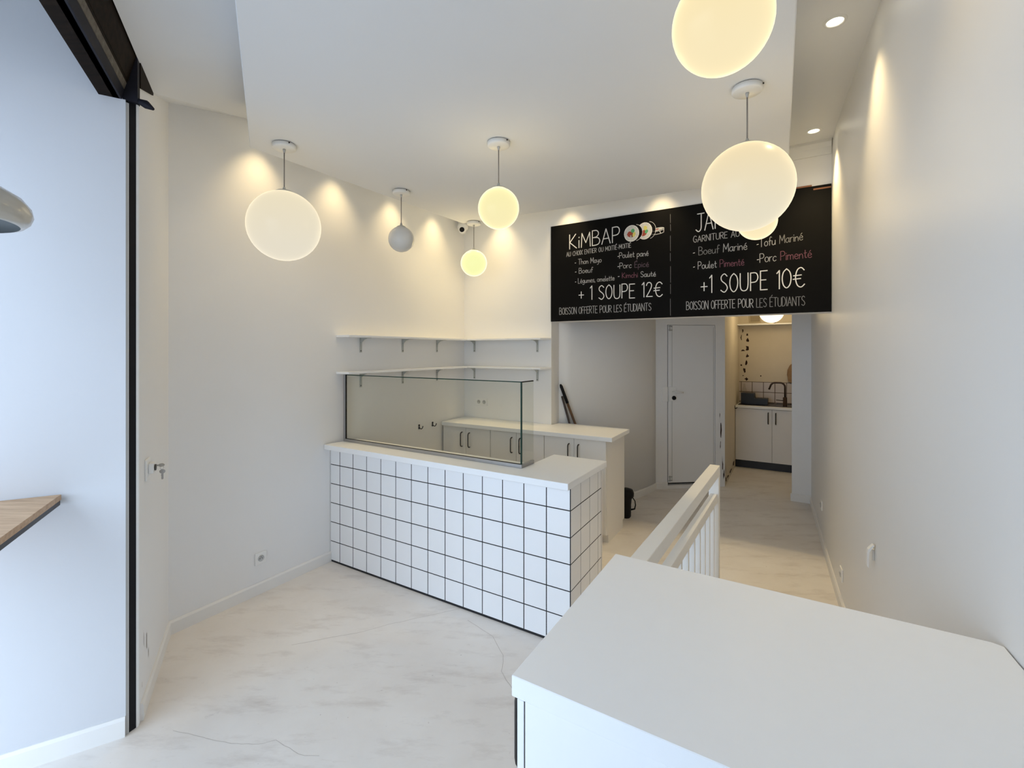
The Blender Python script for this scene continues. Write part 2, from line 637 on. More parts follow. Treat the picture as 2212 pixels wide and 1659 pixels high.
# wall with the door, parallel to the shop window plane of the passage
D0 = Vector((1.742, 5.75))
D1 = Vector((2.633, 5.868))
dD = (D1 - D0).normalized()
nD = Vector((-dD.y, dD.x))
wd = (D1 - D0).length
DX0, DX1, DZ0, DZ1 = 0.148, 0.772, 0.04, 1.995
b = MB()
b.obox(D0, dD, nD, -0.04, DX0, 0, 0.12, -0.05, 2.9)
b.obox(D0, dD, nD, DX1, wd, 0, 0.12, -0.05, 2.9)
b.obox(D0, dD, nD, DX0, DX1, 0, 0.12, DZ1, 2.9)
struct(b.build('wall_passage', M['paint']))
# kitchenette walls
K0 = Vector((2.633, 5.868))
K1 = Vector((3.252, 6.90))
K2 = Vector((3.53, 7.375))
dK = (K1 - K0).normalized()
nK = Vector((-dK.y, dK.x))
b = MB()
b.prism([K0, K2 + dK * 0.1, K2 + dK * 0.1 + nK * 0.12, K0 + nK * 0.12], -0.05, 2.9)
struct(b.build('wall_kitchen_left', M['kitchen_wall']))
b = MB()
b.prism([K2 - U * 0.1, K2 + U * 1.5, K2 + U * 1.5 + V * 0.12, K2 - U * 0.1 + V * 0.12], -0.05, 2.9)
wall_kb = struct(b.build('wall_kitchen_back', M['kitchen_wall']))
PL = Vector((3.136, 5.318))
PR = Vector((3.289, 5.215))
b = MB()
b.prism([PL, PR + U * 0.3, PR + U * 0.3 + V * 0.14, PL + V * 0.14], -0.05, 2.9)
kr_ = Vector((3.226, 6.858)) + U * 1.03
b.prism([kr_ - V * 1.32, kr_ + V * 0.62, kr_ + V * 0.62 + U * 0.12, kr_ - V * 1.32 + U * 0.12], -0.05, 2.9)
struct(b.build('wall_kitchen_right', M['paint']))
# right wall
RW = [Vector((3.30, 5.235)), Vector((2.384, 3.537)), Vector((2.173, 3.138)), Vector((1.109, 1.069)), Vector((0.03, -1.05))]
b = MB()
b.prism(RW + [Vector((0.15, -1.12)), Vector((1.23, 1.0)), Vector((2.30, 3.07)), Vector((2.51, 3.47)), Vector((3.42, 5.16))], -0.05, 3.4)
struct(b.build('wall_right', M['gloss_paint']))

# upper ceiling: flat, with a sloped strip up from the shutter beam
CZ = 3.25
bA = Vector((-1.80, 2.373))
bC = Vector((-1.799, 3.201))
b = MB()
A0, A1 = bA + F * 3.7, bA
C0, C1 = bC + F * 3.9, bC
# slope as a smooth ruled strip; its inner edge runs in over the hanging panel
inner = []
for t_ in (0.0, 0.2, 0.42, 0.9, 1.6, 2.4, 3.2, 3.9):
    inner.append((t_, bC + F * t_ - FO * (0.13 * min(1.0, t_ / 0.42)), CZ - 0.275 * min(1.0, t_ / 2.4)))
rows = []
for t_, q_, z_ in inner:
    a_ = A1 + F * (3.7 * t_ / 3.9)
    rows.append([b.bm.verts.new(P3(a_ + (q_ - a_) * (k / 6), 2.972 + (z_ - 2.972) * (k / 6))) for k in range(7)])
for r_ in range(len(rows) - 1):
    for k in range(6):
        f_ = b.bm.faces.new((rows[r_][k], rows[r_ + 1][k], rows[r_ + 1][k + 1], rows[r_][k + 1]))
        f_.smooth = True
b.face([P3(q_, z_) for t_, q_, z_ in inner] + [P3(inner[-1][1], CZ)])
b.face([P3(A1, 2.972), P3(L1 + Vector((0.0, 0.0)), 3.147), P3(C1, CZ)])
b.face([P3(A1, 2.972), P3(A1 + Vector((-.2, .3)), 3.02), P3(L1 + Vector((-.1, .1)), 3.15), P3(L1, 3.147)])
b.face([P3(C1, CZ), P3(L1, 3.147), P3(L1 + Vector((-.1, .1)), 3.15), P3(C1 + Vector((-.1, .06)), CZ)])
b.face([P3(p, CZ) for p in (inner[-1][1], inner[2][1], C1, C1 + Vector((-.1, .06)), CRN + Vector((-.12, .1)), RB + Vector((.3, .3)), Vector((1.3, 1.0)), Vector((0.2, -1.0)))])
struct(b.build('ceiling', M['ceiling']))
# roof slab that closes the shop and the rooms behind
b = MB()
b.prism([J2 + F * -1.4 + FO * 0.2, J2 + F * 3.6 + FO * 0.02, (0.6, -1.4), (6.0, 5.5), (6.0, 9.0), (-2.4, 7.0)], 3.41, 3.5)
struct(b.build('ceiling', M['ceiling']))
# lower ceiling of the passage and kitchenette
b = MB()
b.prism([CRN + V * 0.1, RB + V * 0.1, PR + U * 0.3, PR + U * 0.3 + V * 2.4, (2.6, 8.6), (0.0, 6.0)], 2.62, 2.70)
struct(b.build('ceiling', M['ceiling']))
# window bay ceiling, then an unseen lintel added to shade the bay wall
b = MB()
b.prism([JAMB - F * 0.1 + FO * 0.06, JAMB + F * 4.0 + FO * 0.06, JAMB + F * 4.0 + FO * 1.0, JAMB - F * 0.1 + FO * 1.0], 3.20, 3.42)
struct(b.build('ceiling', M['ceiling']))
b = MB()
b.prism([JAMB - F * 1.0 + FO * 0.86, JAMB + F * 4.0 + FO * 0.86, JAMB + F * 4.0 + FO * 1.02, JAMB - F * 1.0 + FO * 1.02], 2.72, 3.42)
struct(b.build('sky_blocking_lintel', M['paint_dimmed']))

# hanging ceiling panel with the light gap round it
PZ = EYE + 1.245
PA = Vector((-1.605, 2.907))
PF = Vector((-0.985, 1.686))
PL_ = Vector((-0.482, 4.657))
PR_ = Vector((1.741, 2.989))
PB_ = Vector((1.965, 3.378))
dPf = (PF - PA).normalized()
b = MB()
apex_l = PA + dPf * 3.35
apex_r = PR_ - Vector((0.489, 0.872)) * 3.55
b.prism([PA, PL_, PB_, apex_r, apex_l], PZ, CZ + 0.02, 0.004, 1)
struct(b.build('ceiling_panel', M['ceiling']))

# cornice over the blackboard end
b = MB()
b.extrude_profile([(0.0, CZ - 0.10), (-0.012, CZ - 0.10), (-0.03, CZ - 0.05), (-0.05, CZ - 0.02), (-0.05, CZ), (0.0, CZ)], EB, U, V, 1.2, 2.34)
struct(b.build('trim_1', M['ceiling']))

# baseboards
def baseboard(name, a, d, n, l0, l1, h=0.08, t=0.013):
    c = MB()
    c.extrude_profile([(0.0, 0.0), (t, 0.0), (t, h - 0.012), (t * 0.45, h), (0.0, h)], a, d, n, l0, l1)
    return struct(c.build(name, M['base']))
nL = Vector((.863, -.505))
baseboard('baseboard_left', L1, DL, nL, 0.0, 1.15)
baseboard('baseboard_front', J2, -F, -FO, 0.03, 0.765)
baseboard('baseboard_bay', JAMB, -DW, Vector((.52, -.854)), 0.0, 1.0, 0.085)
c = MB()
for i in range(5, 12):
    dd = RC[i + 1] - RC[i]
    c.extrude_profile([(0.0, 0.0), (0.013, 0.0), (0.013, 0.068), (0.006, 0.08), (0.0, 0.08)], RC[i], dd.normalized(), Vector((dd.y, -dd.x)).normalized(), -0.001, dd.length + 0.001)
struct(c.build('baseboard_recess', M['base']))
baseboard('baseboard_passage', D0, dD, -nD, 0.0, DX0, 0.085)
baseboard('baseboard_pillar', PL, (PR - PL).normalized(), -V, -0.012, (PR - PL).length, 0.085, 0.015)
for i in range(0, 3):
    dd = RW[i + 1] - RW[i]
    baseboard('baseboard_right', RW[i], dd.normalized(), Vector((dd.y, -dd.x)).normalized(), 0.0, dd.length if i < 2 else 1.5, 0.075)

# peeling plaster at the corner beside the kitchenette
def flake(parent, name, m, org, d, n, s, z, w, h, seed, k=9):
    rnd = random.Random(seed)
    c = MB()
    pts = []
    for i in range(k):
        a = 2 * math.pi * i / k
        r = rnd.uniform(0.3, 1.1)
        p = org + d * (s + math.cos(a) * w * 0.5 * r) + n * 0.002
        pts.append((p.x, p.y, z + math.sin(a) * h * 0.5 * r))
    c.face(pts)
    return c.build(name, m, parent)

wf = bpy.data.objects['wall_front']
for i, (s_, z_, w_, h_) in enumerate(((0.16, 0.29, 0.018, 0.10), (0.20, 0.22, 0.012, 0.07), (0.10, 0.33, 0.008, 0.09), (0.055, 0.15, 0.008, 0.05))):
    flake(wf, 'scuff_mark', M['scuff'], J2, -F, -FO, s_, z_, w_, h_, 80 + i)

# door in the passage
dr = MB()
dr.obox(D0, dD, nD, DX0 + 0.013, DX1 - 0.004, 0.004, 0.052, DZ0 + 0.03, DZ1 - 0.003, 0.003, 1)
door = struct(dr.build('door_1', M['paint']))
c = MB()
c.obox(D0, dD, nD, DX0, DX1, 0.07, 0.10, 0.0, DZ1)
c.build('dark_gap', M['gap'], door)
c = MB()
for (x0, x1, z0, z1) in ((DX0 + 0.06, DX0 + 0.064, 0.10, 1.97), (DX1 - 0.024, DX1 - 0.021, 0.10, 1.97)):
    c.obox(D0, dD, nD, x0, x1, 0.0015, 0.0045, z0, z1)
c.build('panel_seam', M['plastic_grey'], door)
c = MB()
c.obox(D0, dD, nD, DX0, DX1, -0.004, 0.08, 0.0, 0.042)
c.build('threshold', M['base'], door)
c = MB()
c.obox(D0, dD, nD, DX0 + 0.02, DX0 + 0.115, -0.006, 0.013, 1.063, 1.24, 0.003, 1)
c.build('lock_plate', M['plastic'], door)
c = MB()
c.obox(D0, dD, nD, DX0 - 0.07, DX0 + 0.002, -0.012, 0.004, 1.06, 1.24, 0.003, 1)
c.build('lock_keeper', M['plastic'], door)
c = MB()
h0 = D0 + dD * (DX0 + 0.07)
c.tube([P3(h0 - nD * 0.0, 1.18), P3(h0 - nD * 0.045, 1.18)], 0.010, 12)
c.tube([P3(h0 - nD * 0.042, 1.18), P3(h0 - nD * 0.045 + dD * 0.05, 1.178), P3(h0 - nD * 0.042 + dD * 0.115, 1.172)], [0.010, 0.009, 0.008], 12)
c.build('door_handle', M['plastic'], door)
c = MB()
c.tube([P3(h0 + dD * 0.012 - nD * 0.004, 1.105), P3(h0 + dD * 0.012 - nD * 0.022, 1.105)], [0.027, 0.022], 20)
c.build('lock_cylinder', M['black'], door)
for z in (1.93, 0.10):
    c = MB()
    for k in (0, 0.045):
        c.tube([P3(D0 + dD * (DX0 + 0.018) - nD * 0.002, z + k), P3(D0 + dD * (DX0 + 0.062) - nD * 0.002, z + k)], 0.006, 8)
    c.obox(D0, dD, nD, DX0 + 0.028, DX0 + 0.036, -0.006, 0.012, z - 0.012, z + 0.057)
    c.build('bolt', M['plastic_grey'], door)

pk = struct(MB().prism([D1 - dD * 0.03 - nD * 0.003, D1 - nD * 0.003, D1 + nD * 0.001, D1 - dD * 0.03 + nD * 0.001], 0.9, 1.9).build('trim_2', M['paint']))
for i, (s, z, w, h) in enumerate(((-0.055, 0.70, 0.022, 0.20), (-0.062, 0.52, 0.012, 0.12), (-0.035, 0.28, 0.016, 0.22), (-0.018, 0.14, 0.02, 0.16), (-0.07, 0.88, 0.010, 0.09))):
    flake(pk, 'bare_patch', M['peel'], D1 - nD * 0.002, dD, -nD, s, z, w, h, 20 + i)
for i, (s, z, w, h) in enumerate(((0.10, 0.07, 0.10, 0.12), (0.30, 0.06, 0.22, 0.05), (0.62, 0.07, 0.36, 0.05), (0.95, 0.10, 0.24, 0.10), (0.05, 0.18, 0.05, 0.22))):
    flake(pk, 'bare_patch', M['peel'], K0, dK, -nK, s, z, w, h, 40 + i)

# ------------------------------------------------------------------ shopfront shutter beam and rail
bm_ = thing('shutter_beam', 'dark wooden shutter beam running overhead along the shopfront', 'beam', P3(J2, 2.78))
def strip(name, p0, p1, m, l0=-0.31, l1=3.4, thick=0.03):
    c = MB()
    c.extrude_profile([p0, p1, (p1[0] - thick, p1[1] + 0.0), (p0[0] - thick, p0[1] + 0.0)], J2, F, -FO, l0, l1)
    return c.build(name, m, bm_)
strip('angle_iron', (-0.052, 2.779), (-0.044, 2.822), M['iron'], 0.0)
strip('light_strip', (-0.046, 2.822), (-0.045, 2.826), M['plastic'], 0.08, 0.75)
strip('lower_board', (-0.043, 2.824), (-0.035, 2.852), M['grey_wood'], 0.0)
strip('seam_board', (-0.034, 2.852), (-0.032, 2.862), M['dark_wood'], 0.0)
strip('upper_board', (-0.030, 2.862), (-0.0005, 2.985), M['dark_wood'], 0.0)
c = MB()
q_ = [(0.0, 2.860), (-0.285, 2.962), (-0.285, 2.988), (0.0, 2.988)]
fa_ = [P3(J2 + F * a_ - FO * 0.0005, z_) for a_, z_ in q_]
fb_ = [P3(J2 + F * a_ - FO * 0.007, z_) for a_, z_ in q_]
c.face(fa_)
c.face(fb_[::-1])
for k in range(4):
    c.face([fa_[k], fb_[k], fb_[(k + 1) % 4], fa_[(k + 1) % 4]])
c.build('board_end', M['dark_wood'], bm_)
c = MB()
c.obox(J2, F, -FO, -0.006, 0.04, -0.05, 0.003, 2.78, 2.975)
c.build('end_plate', M['iron'], bm_)
c = MB()
c.extrude_profile([(-0.06, 2.779), (-0.13, 2.779), (-0.13, 3.42), (-0.06, 3.42)], J2, F, -FO, 0.0, 3.4)
c.build('lintel', M['dark_wood'], bm_)
rl = thing('shutter_rail', 'narrow black vertical shutter rail in the wall corner by the shopfront', 'shutter rail', P3(JAMB, 0))
dj = (J2 - JAMB)
dj_l = dj.length
dj.normalize()
nj = Vector((dj.y, -dj.x))
if nj.dot(-JAMB) < 0:
    nj = -nj
for nm, a, e, o1, m, z1 in (('outer_flange', 0.0, 0.0105, 0.0015, M['plastic_grey'], 2.77), ('paint_edge', 0.0112, 0.0132, 0.0005, M['plastic'], 2.77), ('channel', 0.0105, 0.0435, -0.001, M['black'], 2.80), ('inner_flange', 0.0435, 0.0545, 0.001, M['base'], 2.80)):
    c = MB()
    c.obox(JAMB, dj, nj, a, e, -0.05, o1, 0.0, z1)
    c.build(nm, m, rl)
lv = MB()
l0 = J2 + Vector((-0.01, -0.02))
lv.tube([P3(l0, 2.795), P3(l0 + Vector((0.025, 0.004)), 2.79), P3(l0 + Vector((0.058, 0.0)), 2.775), P3(l0 + Vector((0.094, -0.005)), 2.752)], [0.018, 0.012, 0.018, 0.006], 10)
tag(lv.build('shutter_latch', M['iron']), 'black iron latch lever sticking out at the top of the shutter rail', 'latch')

# ------------------------------------------------------------------ window bar and its lamp
B0 = Vector((-1.866, 1.970))
nb = thing('window_bar', 'oak bar shelf on the window bay wall at the left edge', 'shelf', P3(B0, 1.05))
c = MB()
c.obox(B0, F, FO, 0.012, 2.2, 0.0, 0.42, 1.066, 1.089, 0.002, 1)
c.build('shelf_top', M['oak'], nb)
c = MB()
c.obox(B0, F, FO, 0.012, 2.2, 0.004, 0.03, 1.046, 1.066)
c.obox(B0, F, FO, 0.012, 2.2, 0.39, 0.416, 1.046, 1.066)
c.obox(B0, F, FO, 0.012, 0.04, 0.03, 0.39, 1.046, 1.066)
c.build('support_frame', M['black_metal'], nb)

LC = Vector((-1.608, 1.30))
lz = 2.049
dm = thing('dome_lamp', 'cream dome pendant lamp cut off at the left edge of the photo', 'pendant lamp', (LC.x, LC.y, lz))
c = MB()
prof = [(0.182, 0.0), (0.192, 0.003), (0.205, 0.016), (0.211, 0.034), (0.207, 0.056), (0.189, 0.082), (0.152, 0.106), (0.105, 0.124), (0.055, 0.134), (0.0, 0.137)]
c.lathe((LC.x, LC.y, lz), prof, 56, True, False)
c.build('lamp_shade', M['shade'], dm)
c = MB()
c.lathe((LC.x, LC.y, lz), [(0.1825, 0.0005), (0.190, 0.007), (0.199, 0.018), (0.203, 0.035), (0.18, 0.077), (0.10, 0.116), (0.0, 0.129)], 56, True, False)
c.build('shade_lining', M['shade_in'], dm)
c = MB()
c.tube([(LC.x, LC.y, lz + 0.138), (LC.x, LC.y, 3.20)], 0.004, 8)
c.build('cord', M['cord'], dm)
c = MB()
c.lathe((LC.x, LC.y, lz), [(0.0, 0.19), (0.018, 0.185), (0.022, 0.132)], 20)
c.build('cap', M['shade'], dm)

# ------------------------------------------------------------------ tiled counter
CO = Vector((0.332, 2.679))           # right front corner at the floor
S = Vector((0.495, 0.869))            # along its right end
nS = Vector((0.869, -0.495))
Ui = -U
ct = thing('tiled_counter', 'serving counter clad in white square tiles with black grout', 'counter', P3(CO, 0))
TS = 0.1525
def tiles(c, org, d, n, length, z_lo, z_hi, first=0.0, g=0.0058, lift=0.0012, bev=0.0006):
    s = first
    while s < length - 0.004:
        e = min(s + TS, length)
        z = z_lo
        k = 0
        while z < z_hi - 0.004:
            t = min(z + TS, z_hi)
            if e - s > 0.012:
                a0, a1 = s + g / 2, e - g / 2
                zz0, zz1 = z + g / 2, t - g / 2
                q = [org + d * x for x in (a0, a1)]
                qi = [org + d * x + n * lift for x in (a0 + bev, a1 - bev)]
                lo = [c.bm.verts.new((q[0].x, q[0].y, zz0)), c.bm.verts.new((q[1].x, q[1].y, zz0)), c.bm.verts.new((q[1].x, q[1].y, zz1)), c.bm.verts.new((q[0].x, q[0].y, zz1))]
                hi = [c.bm.verts.new((qi[0].x, qi[0].y, zz0 + bev)), c.bm.verts.new((qi[1].x, qi[1].y, zz0 + bev)), c.bm.verts.new((qi[1].x, qi[1].y, zz1 - bev)), c.bm.verts.new((qi[0].x, qi[0].y, zz1 - bev))]
                fs = [c.bm.faces.new(hi)]
                for i in range(4):
                    fs.append(c.bm.faces.new((lo[i], lo[(i + 1) % 4], hi[(i + 1) % 4], hi[i])))
                for f_ in fs:
                    f_.material_index = c.mi
            z = t
        s = e
LEN = 2.106
END = 0.527
bodyo = CO - U * 0.0
in_f = V * 0.004
# carcass behind the tiles (black grout shows between them)
c = MB()
c.prism([CO + V * 0.0034 - nS * 0.0034, CO + S * END - nS * 0.0034, CO + S * END - U * 0.33, CO + V * 0.27 - U * 0.46, CO - U * (LEN - 0.02) + V * 0.27, CO - U * (LEN - 0.010) + V * 0.0034], 0.0, 0.903)
c.build('counter_body', M['grout'], ct)
c = MB()
tiles(c, CO + V * 0.0035, Ui, -V, LEN - 0.003, 0.012, 0.903, 0.004)
c.build('front_tiles', M['tile'], ct)
c = MB()
tiles(c, CO - nS * 0.0035, S, nS, END - 0.002, 0.012, 0.903, 0.006)
c.build('end_tiles', M['tile'], ct)
c = MB()
c.prism([CO + S * END - nS * 0.002, CO + S * (END + 0.016) - nS * 0.002, CO + S * (END + 0.016) - U * 0.33, CO + S * END - U * 0.33], 0.0, 0.903)
c.build('back_panel', M['carcass'], ct)
WT0, WT1 = 0.904, 0.943
c = MB()
wl = Vector((-1.478, 3.733))
c.prism([wl, Vector((0.310, 2.629)), Vector((0.634, 3.175)), Vector((0.299, 3.379)), Vector((0.135, 3.100)), Vector((-1.298, 3.985)), ], WT0, WT1, 0.002, 1)
c.build('worktop', M['laminate'], ct)

# glass screen
GL = Vector((-1.372, 3.873))
GC = Vector((0.059, 2.982))
GB = Vector((0.141, 3.114))
dg = (GC - GL).normalized()
ng = Vector((dg.y, -dg.x))
if ng.dot(-V) < 0:
    ng = -ng
ds = (GB - GC).normalized()
ns_ = Vector((ds.y, -ds.x))
lg = (GC - GL).length
ls = (GB - GC).length
G0, G1 = 0.9435, 1.487
gs = thing('glass_screen', 'clear glass counter screen in a metal rail on the tiled counter', 'glass screen', P3(GC, G0))
c = MB()
c.obox(GL, dg, ng, 0.012, lg, -0.008, 0.0, 0.963, G1 - 0.006)
c.build('front_pane', M['glass'], gs)
c = MB()
c.obox(GC, ds, ns_, 0.009, ls, -0.008, 0.0, 0.963, G1 - 0.007)
c.build('side_pane', M['glass'], gs)
c = MB()
c.obox(GL, dg, ng, 0.012, lg, -0.0085, 0.0005, G1 - 0.006, G1)
c.build('top_edge', M['glass_edge'], gs)
c = MB()
c.obox(GC, ds, ns_, 0.0, ls, -0.0085, 0.0005, G1 - 0.007, G1)
c.build('top_edge', M['gap'], gs)
c = MB()
c.obox(GC, dg, ng, -0.006, 0.001, -0.009, 0.001, 0.963, G1 - 0.003)
c.build('corner_edge', M['glass_edge'], gs)
c = MB()
c.obox(GL, dg, ng, 0.0, lg + 0.004, -0.014, 0.006, G0, 0.9655, 0.001, 1)
c.build('bottom_rail', M['steel'], gs)
c = MB()
c.obox(GC, ds, ns_, -0.004, ls, -0.014, 0.006, G0, 0.9655, 0.001, 1)
c.build('bottom_rail', M['steel'], gs)
c = MB()
c.obox(GL, dg, ng, 0.0, 0.022, -0.012, 0.007, 0.9655, G1, 0.001, 1)
c.build('wall_channel', M['steel'], gs)
c = MB()
c.obox(GL, dg, ng, 0.021, 0.027, -0.009, 0.0035, 0.966, G1)
c.obox(GL, dg, ng, 0.021, lg - 0.002, -0.009, 0.0025, 0.9655, 0.968)
c.build('black_seal', M['gap'], gs)

# ------------------------------------------------------------------ back counter: three cabinets and a worktop
BO = Vector((-0.748, 4.975))
bd = Vector((0.8626, -0.5059))
bn = Vector((0.5059, 0.8626))
def u_handle(c, o, d, n, s, z0, z1, r=0.0055, out=0.032):
    """bow handle standing on a door front; n points into the cabinet"""
    a = o + d * s
    f0 = a - n * out
    k = 0.018
    c.tube([P3(a, z1), P3(a - n * (out - k), z1), P3(f0 + n * 0.005, z1 - 0.006), P3(f0, z1 - k), P3(f0, z0 + k), P3(f0 + n * 0.005, z0 + 0.006), P3(a - n * (out - k), z0), P3(a, z0)], r, 10)

def cabinet(o, d, n, s0, s1, depth, z_top, label, group, handle_z, right_side=False, mats=None, plinth_in=0.06):
    t = thing('base_cabinet', label, 'cabinet', P3(o + d * s0, 0), group)
    cm = M['carcass']
    mid = (s0 + s1) / 2
    cc = MB()
    cc.obox(o, d, n, s0 + 0.001, s1 - 0.001, 0.020, depth, 0.08, z_top)
    cc.build('carcass', cm, t)
    cc = MB()
    cc.obox(o, d, n, s0 + 0.001, s1 - 0.018, plinth_in, plinth_in + 0.016, 0.0, 0.08)
    cc.build('plinth', cm, t)
    cc = MB()
    cc.obox(o, d, n, s0 + 0.002, s1 - 0.002, 0.0185, 0.0205, 0.082, z_top - 0.0005)
    cc.build('shadow_gap', M['gap'], t)
    for k, (a, e) in enumerate(((s0 + 0.0015, mid - 0.0015), (mid + 0.0015, s1 - 0.0015))):
        cc = MB()
        cc.obox(o, d, n, a, e, 0.0, 0.018, 0.082, z_top - 0.004, 0.0012, 1)
        dr_ = cc.build('door', cm, t)
        cc = MB()
        u_handle(cc, o, d, n, (e - 0.045) if k == 0 else (a + 0.045), handle_z[0], handle_z[1])
        cc.build('handle', M['black_metal'], dr_)
    if right_side:
        cc = MB()
        prof = [(0.019, 0.075), (plinth_in, 0.075), (plinth_in, 0.0), (depth - 0.05, 0.0), (depth - 0.05, 0.075), (depth, 0.075), (depth, z_top), (0.019, z_top)]
        cc.extrude_profile(prof, o + d * s1, d, n, -0.017, 0.0)
        cc.build('side_panel', cm, t)
    return t
fo = BO + bn * 0.032
BT = 0.899
grp = 'white cabinets of the back counter'
cabinet(fo, bd, bn, 0.008, 0.598, 0.36, BT, 'white two-door cabinet of the back counter against the left wall', grp, (0.70, 0.845))
cabinet(fo, bd, bn, 0.600, 1.192, 0.365, BT, 'white two-door cabinet in the middle of the back counter', grp, (0.70, 0.845))
cabinet(fo, bd, bn, 1.194, 1.789, 0.525, BT, 'white two-door cabinet at the open right end of the back counter', grp, (0.70, 0.845), True)
c = MB()
c.prism([BO + Vector((0.01, -0.004)), Vector((0.850, 4.038)), Vector((1.114, 4.501)), Vector((0.492, 4.900)), Vector((0.402, 4.768)), Vector((-0.530, 5.346))], 0.9, 0.938, 0.002, 1)
tag(c.build('worktop', M['laminate']), 'long white worktop lying over the back counter cabinets', 'worktop')

# broom sticks in the corner behind the back worktop
st = thing('broom', 'brown wooden broom handle with black tip leaning behind the back counter', 'broom', (1.01, 5.09, 0))
top = Vector((0.497, 4.868, 1.335))
bot = Vector((1.01, 5.085, 0.0))
ax = top - bot
c = MB()
c.tube([bot, bot + ax * 0.86], 0.0125, 12)
c.build('handle', M['stick'], st)
c = MB()
c.tube([bot + ax * 0.855, bot + ax * 0.985, top], [0.016, 0.016, 0.009], 12)
c.build('rubber_tip', M['black'], st)
c = MB()
t2 = Vector((0.516, 4.893, 1.21))
b2 = Vector((0.86, 5.02, 0.0))
c.tube([b2, t2], 0.011, 12)
tag(c.build('stick', M['stick_dark']), 'thinner dark stick leaning close beside the black-tipped broom handle', 'stick')

# black canister behind the end of the back counter
bc = Vector((1.150, 4.79))
cn = thing('canister', 'black canister with a looped handle on the floor behind the cabinet end', 'canister', P3(bc, 0))
c = MB()
c.lathe(P3(bc, 0), [(0.0, 0.0), (0.040, 0.0), (0.050, 0.015), (0.052, 0.13), (0.058, 0.19), (0.078, 0.215), (0.080, 0.25), (0.066, 0.28), (0.03, 0.292), (0.0, 0.294)], 32)
c.build('body', M['black'], cn)
c = MB()
hx = Vector((0.97, -0.24))
c.tube([P3(bc + hx * 0.068, 0.20), P3(bc + hx * 0.088, 0.17), P3(bc + hx * 0.094, 0.13), P3(bc + hx * 0.085, 0.09), P3(bc + hx * 0.048, 0.08)], [0.005, 0.005, 0.006, 0.008, 0.009], 10)
c.build('handle', M['black'], cn)

# ------------------------------------------------------------------ corner shelves
def wall_shelf(name, label, o, d, n, s0, s1, cut0, cut1, z, brackets, grp_):
    t = thing(name, label, 'shelf', P3(o + d * s0, z), grp_)
    cc = MB()
    pts = [o + d * s0 + n * 0.002, o + d * s1 + n * 0.002, o + d * (s1 + cut1) + n * 0.15, o + d * (s0 + cut0) + n * 0.15]
    cc.prism(pts, z - 0.018, z, 0.0015, 1)
    cc.build('board', M['laminate'], t)
    for s in brackets:
        cc = MB()
        w = 0.012
        cc.obox(o, d, n, s - w, s + w, 0.002, 0.005, z - 0.142, z - 0.0185)
        cc.obox(o, d, n, s - w, s + w, 0.002, 0.118, z - 0.0215, z - 0.0185)
        prof = [(0.004, z - 0.020), (0.095, z - 0.020), (0.045, z - 0.033), (0.018, z - 0.055), (0.004, z - 0.105)]
        cc.extrude_profile(prof, o + d * s, d, n, -0.003, 0.003)
        br = cc.build('bracket', M['bracket'], t)
        for zz in (z - 0.058, z - 0.128):
            cc = MB()
            p = o + d * s + n * 0.005
            cc.tube([P3(p, zz), P3(p + n * 0.002, zz)], 0.0048, 10)
            cc.build('screw', M['screw'], br)
    return t
nBk = -V
lenL = (CRN - Vector((-1.425, 3.841))).length
SL0 = Vector((-1.425, 3.841))
bl = [((Vector(p) - SL0).dot(DL)) for p in ((-1.296, 4.061), (-1.039, 4.501), (-0.783, 4.938))]
bb = [((Vector(p) - CRN).dot(U)) for p in ((-0.417, 5.281), (0.261, 4.859))]
lenB = (EB - CRN).length
for z, lv_ in ((1.808, 'upper'), (1.511, 'lower')):
    wall_shelf('wall_shelf', 'white %s wall shelf along the left wall on three brackets' % lv_, SL0, DL, nL, 0.0, lenL, 0.0, -0.151, z, bl, 'white corner shelves')
    wall_shelf('wall_shelf', 'white %s wall shelf along the back wall on two brackets' % lv_, CRN, U, nBk, 0.0, lenB - 0.001, 0.151, -0.045, z, bb, 'white corner shelves')

# wall hooks behind the glass
for p, lab in (((-0.922, 4.701), 'black wall hook on the left wall nearer the tiled counter'), ((-0.818, 4.877), 'black wall hook on the left wall nearer the back counter')):
    p = Vector(p)
    z = 0.929
    t = thing('wall_hook', lab, 'hook', P3(p, z), 'black hooks behind the glass')
    c = MB()
    c.tube([P3(p + nL * 0.001, z + 0.012), P3(p + nL * 0.006, z + 0.012)], 0.010, 14)
    c.tube([P3(p + nL * 0.001, z - 0.016), P3(p + nL * 0.006, z - 0.016)], 0.011, 14)
    c.obox(p, DL, nL, -0.006, 0.006, 0.001, 0.005, z - 0.02, z + 0.016)
    c.build('back_plate', M['black'], t)
    c = MB()
    c.tube([P3(p + nL * 0.004, z - 0.005), P3(p + nL * 0.015, z - 0.019), P3(p + nL * 0.032, z - 0.022), P3(p + nL * 0.046, z - 0.010), P3(p + nL * 0.052, z + 0.008)], [0.004, 0.0042, 0.0045, 0.0045, 0.005], 10)
    c.build('prong', M['black'], t)

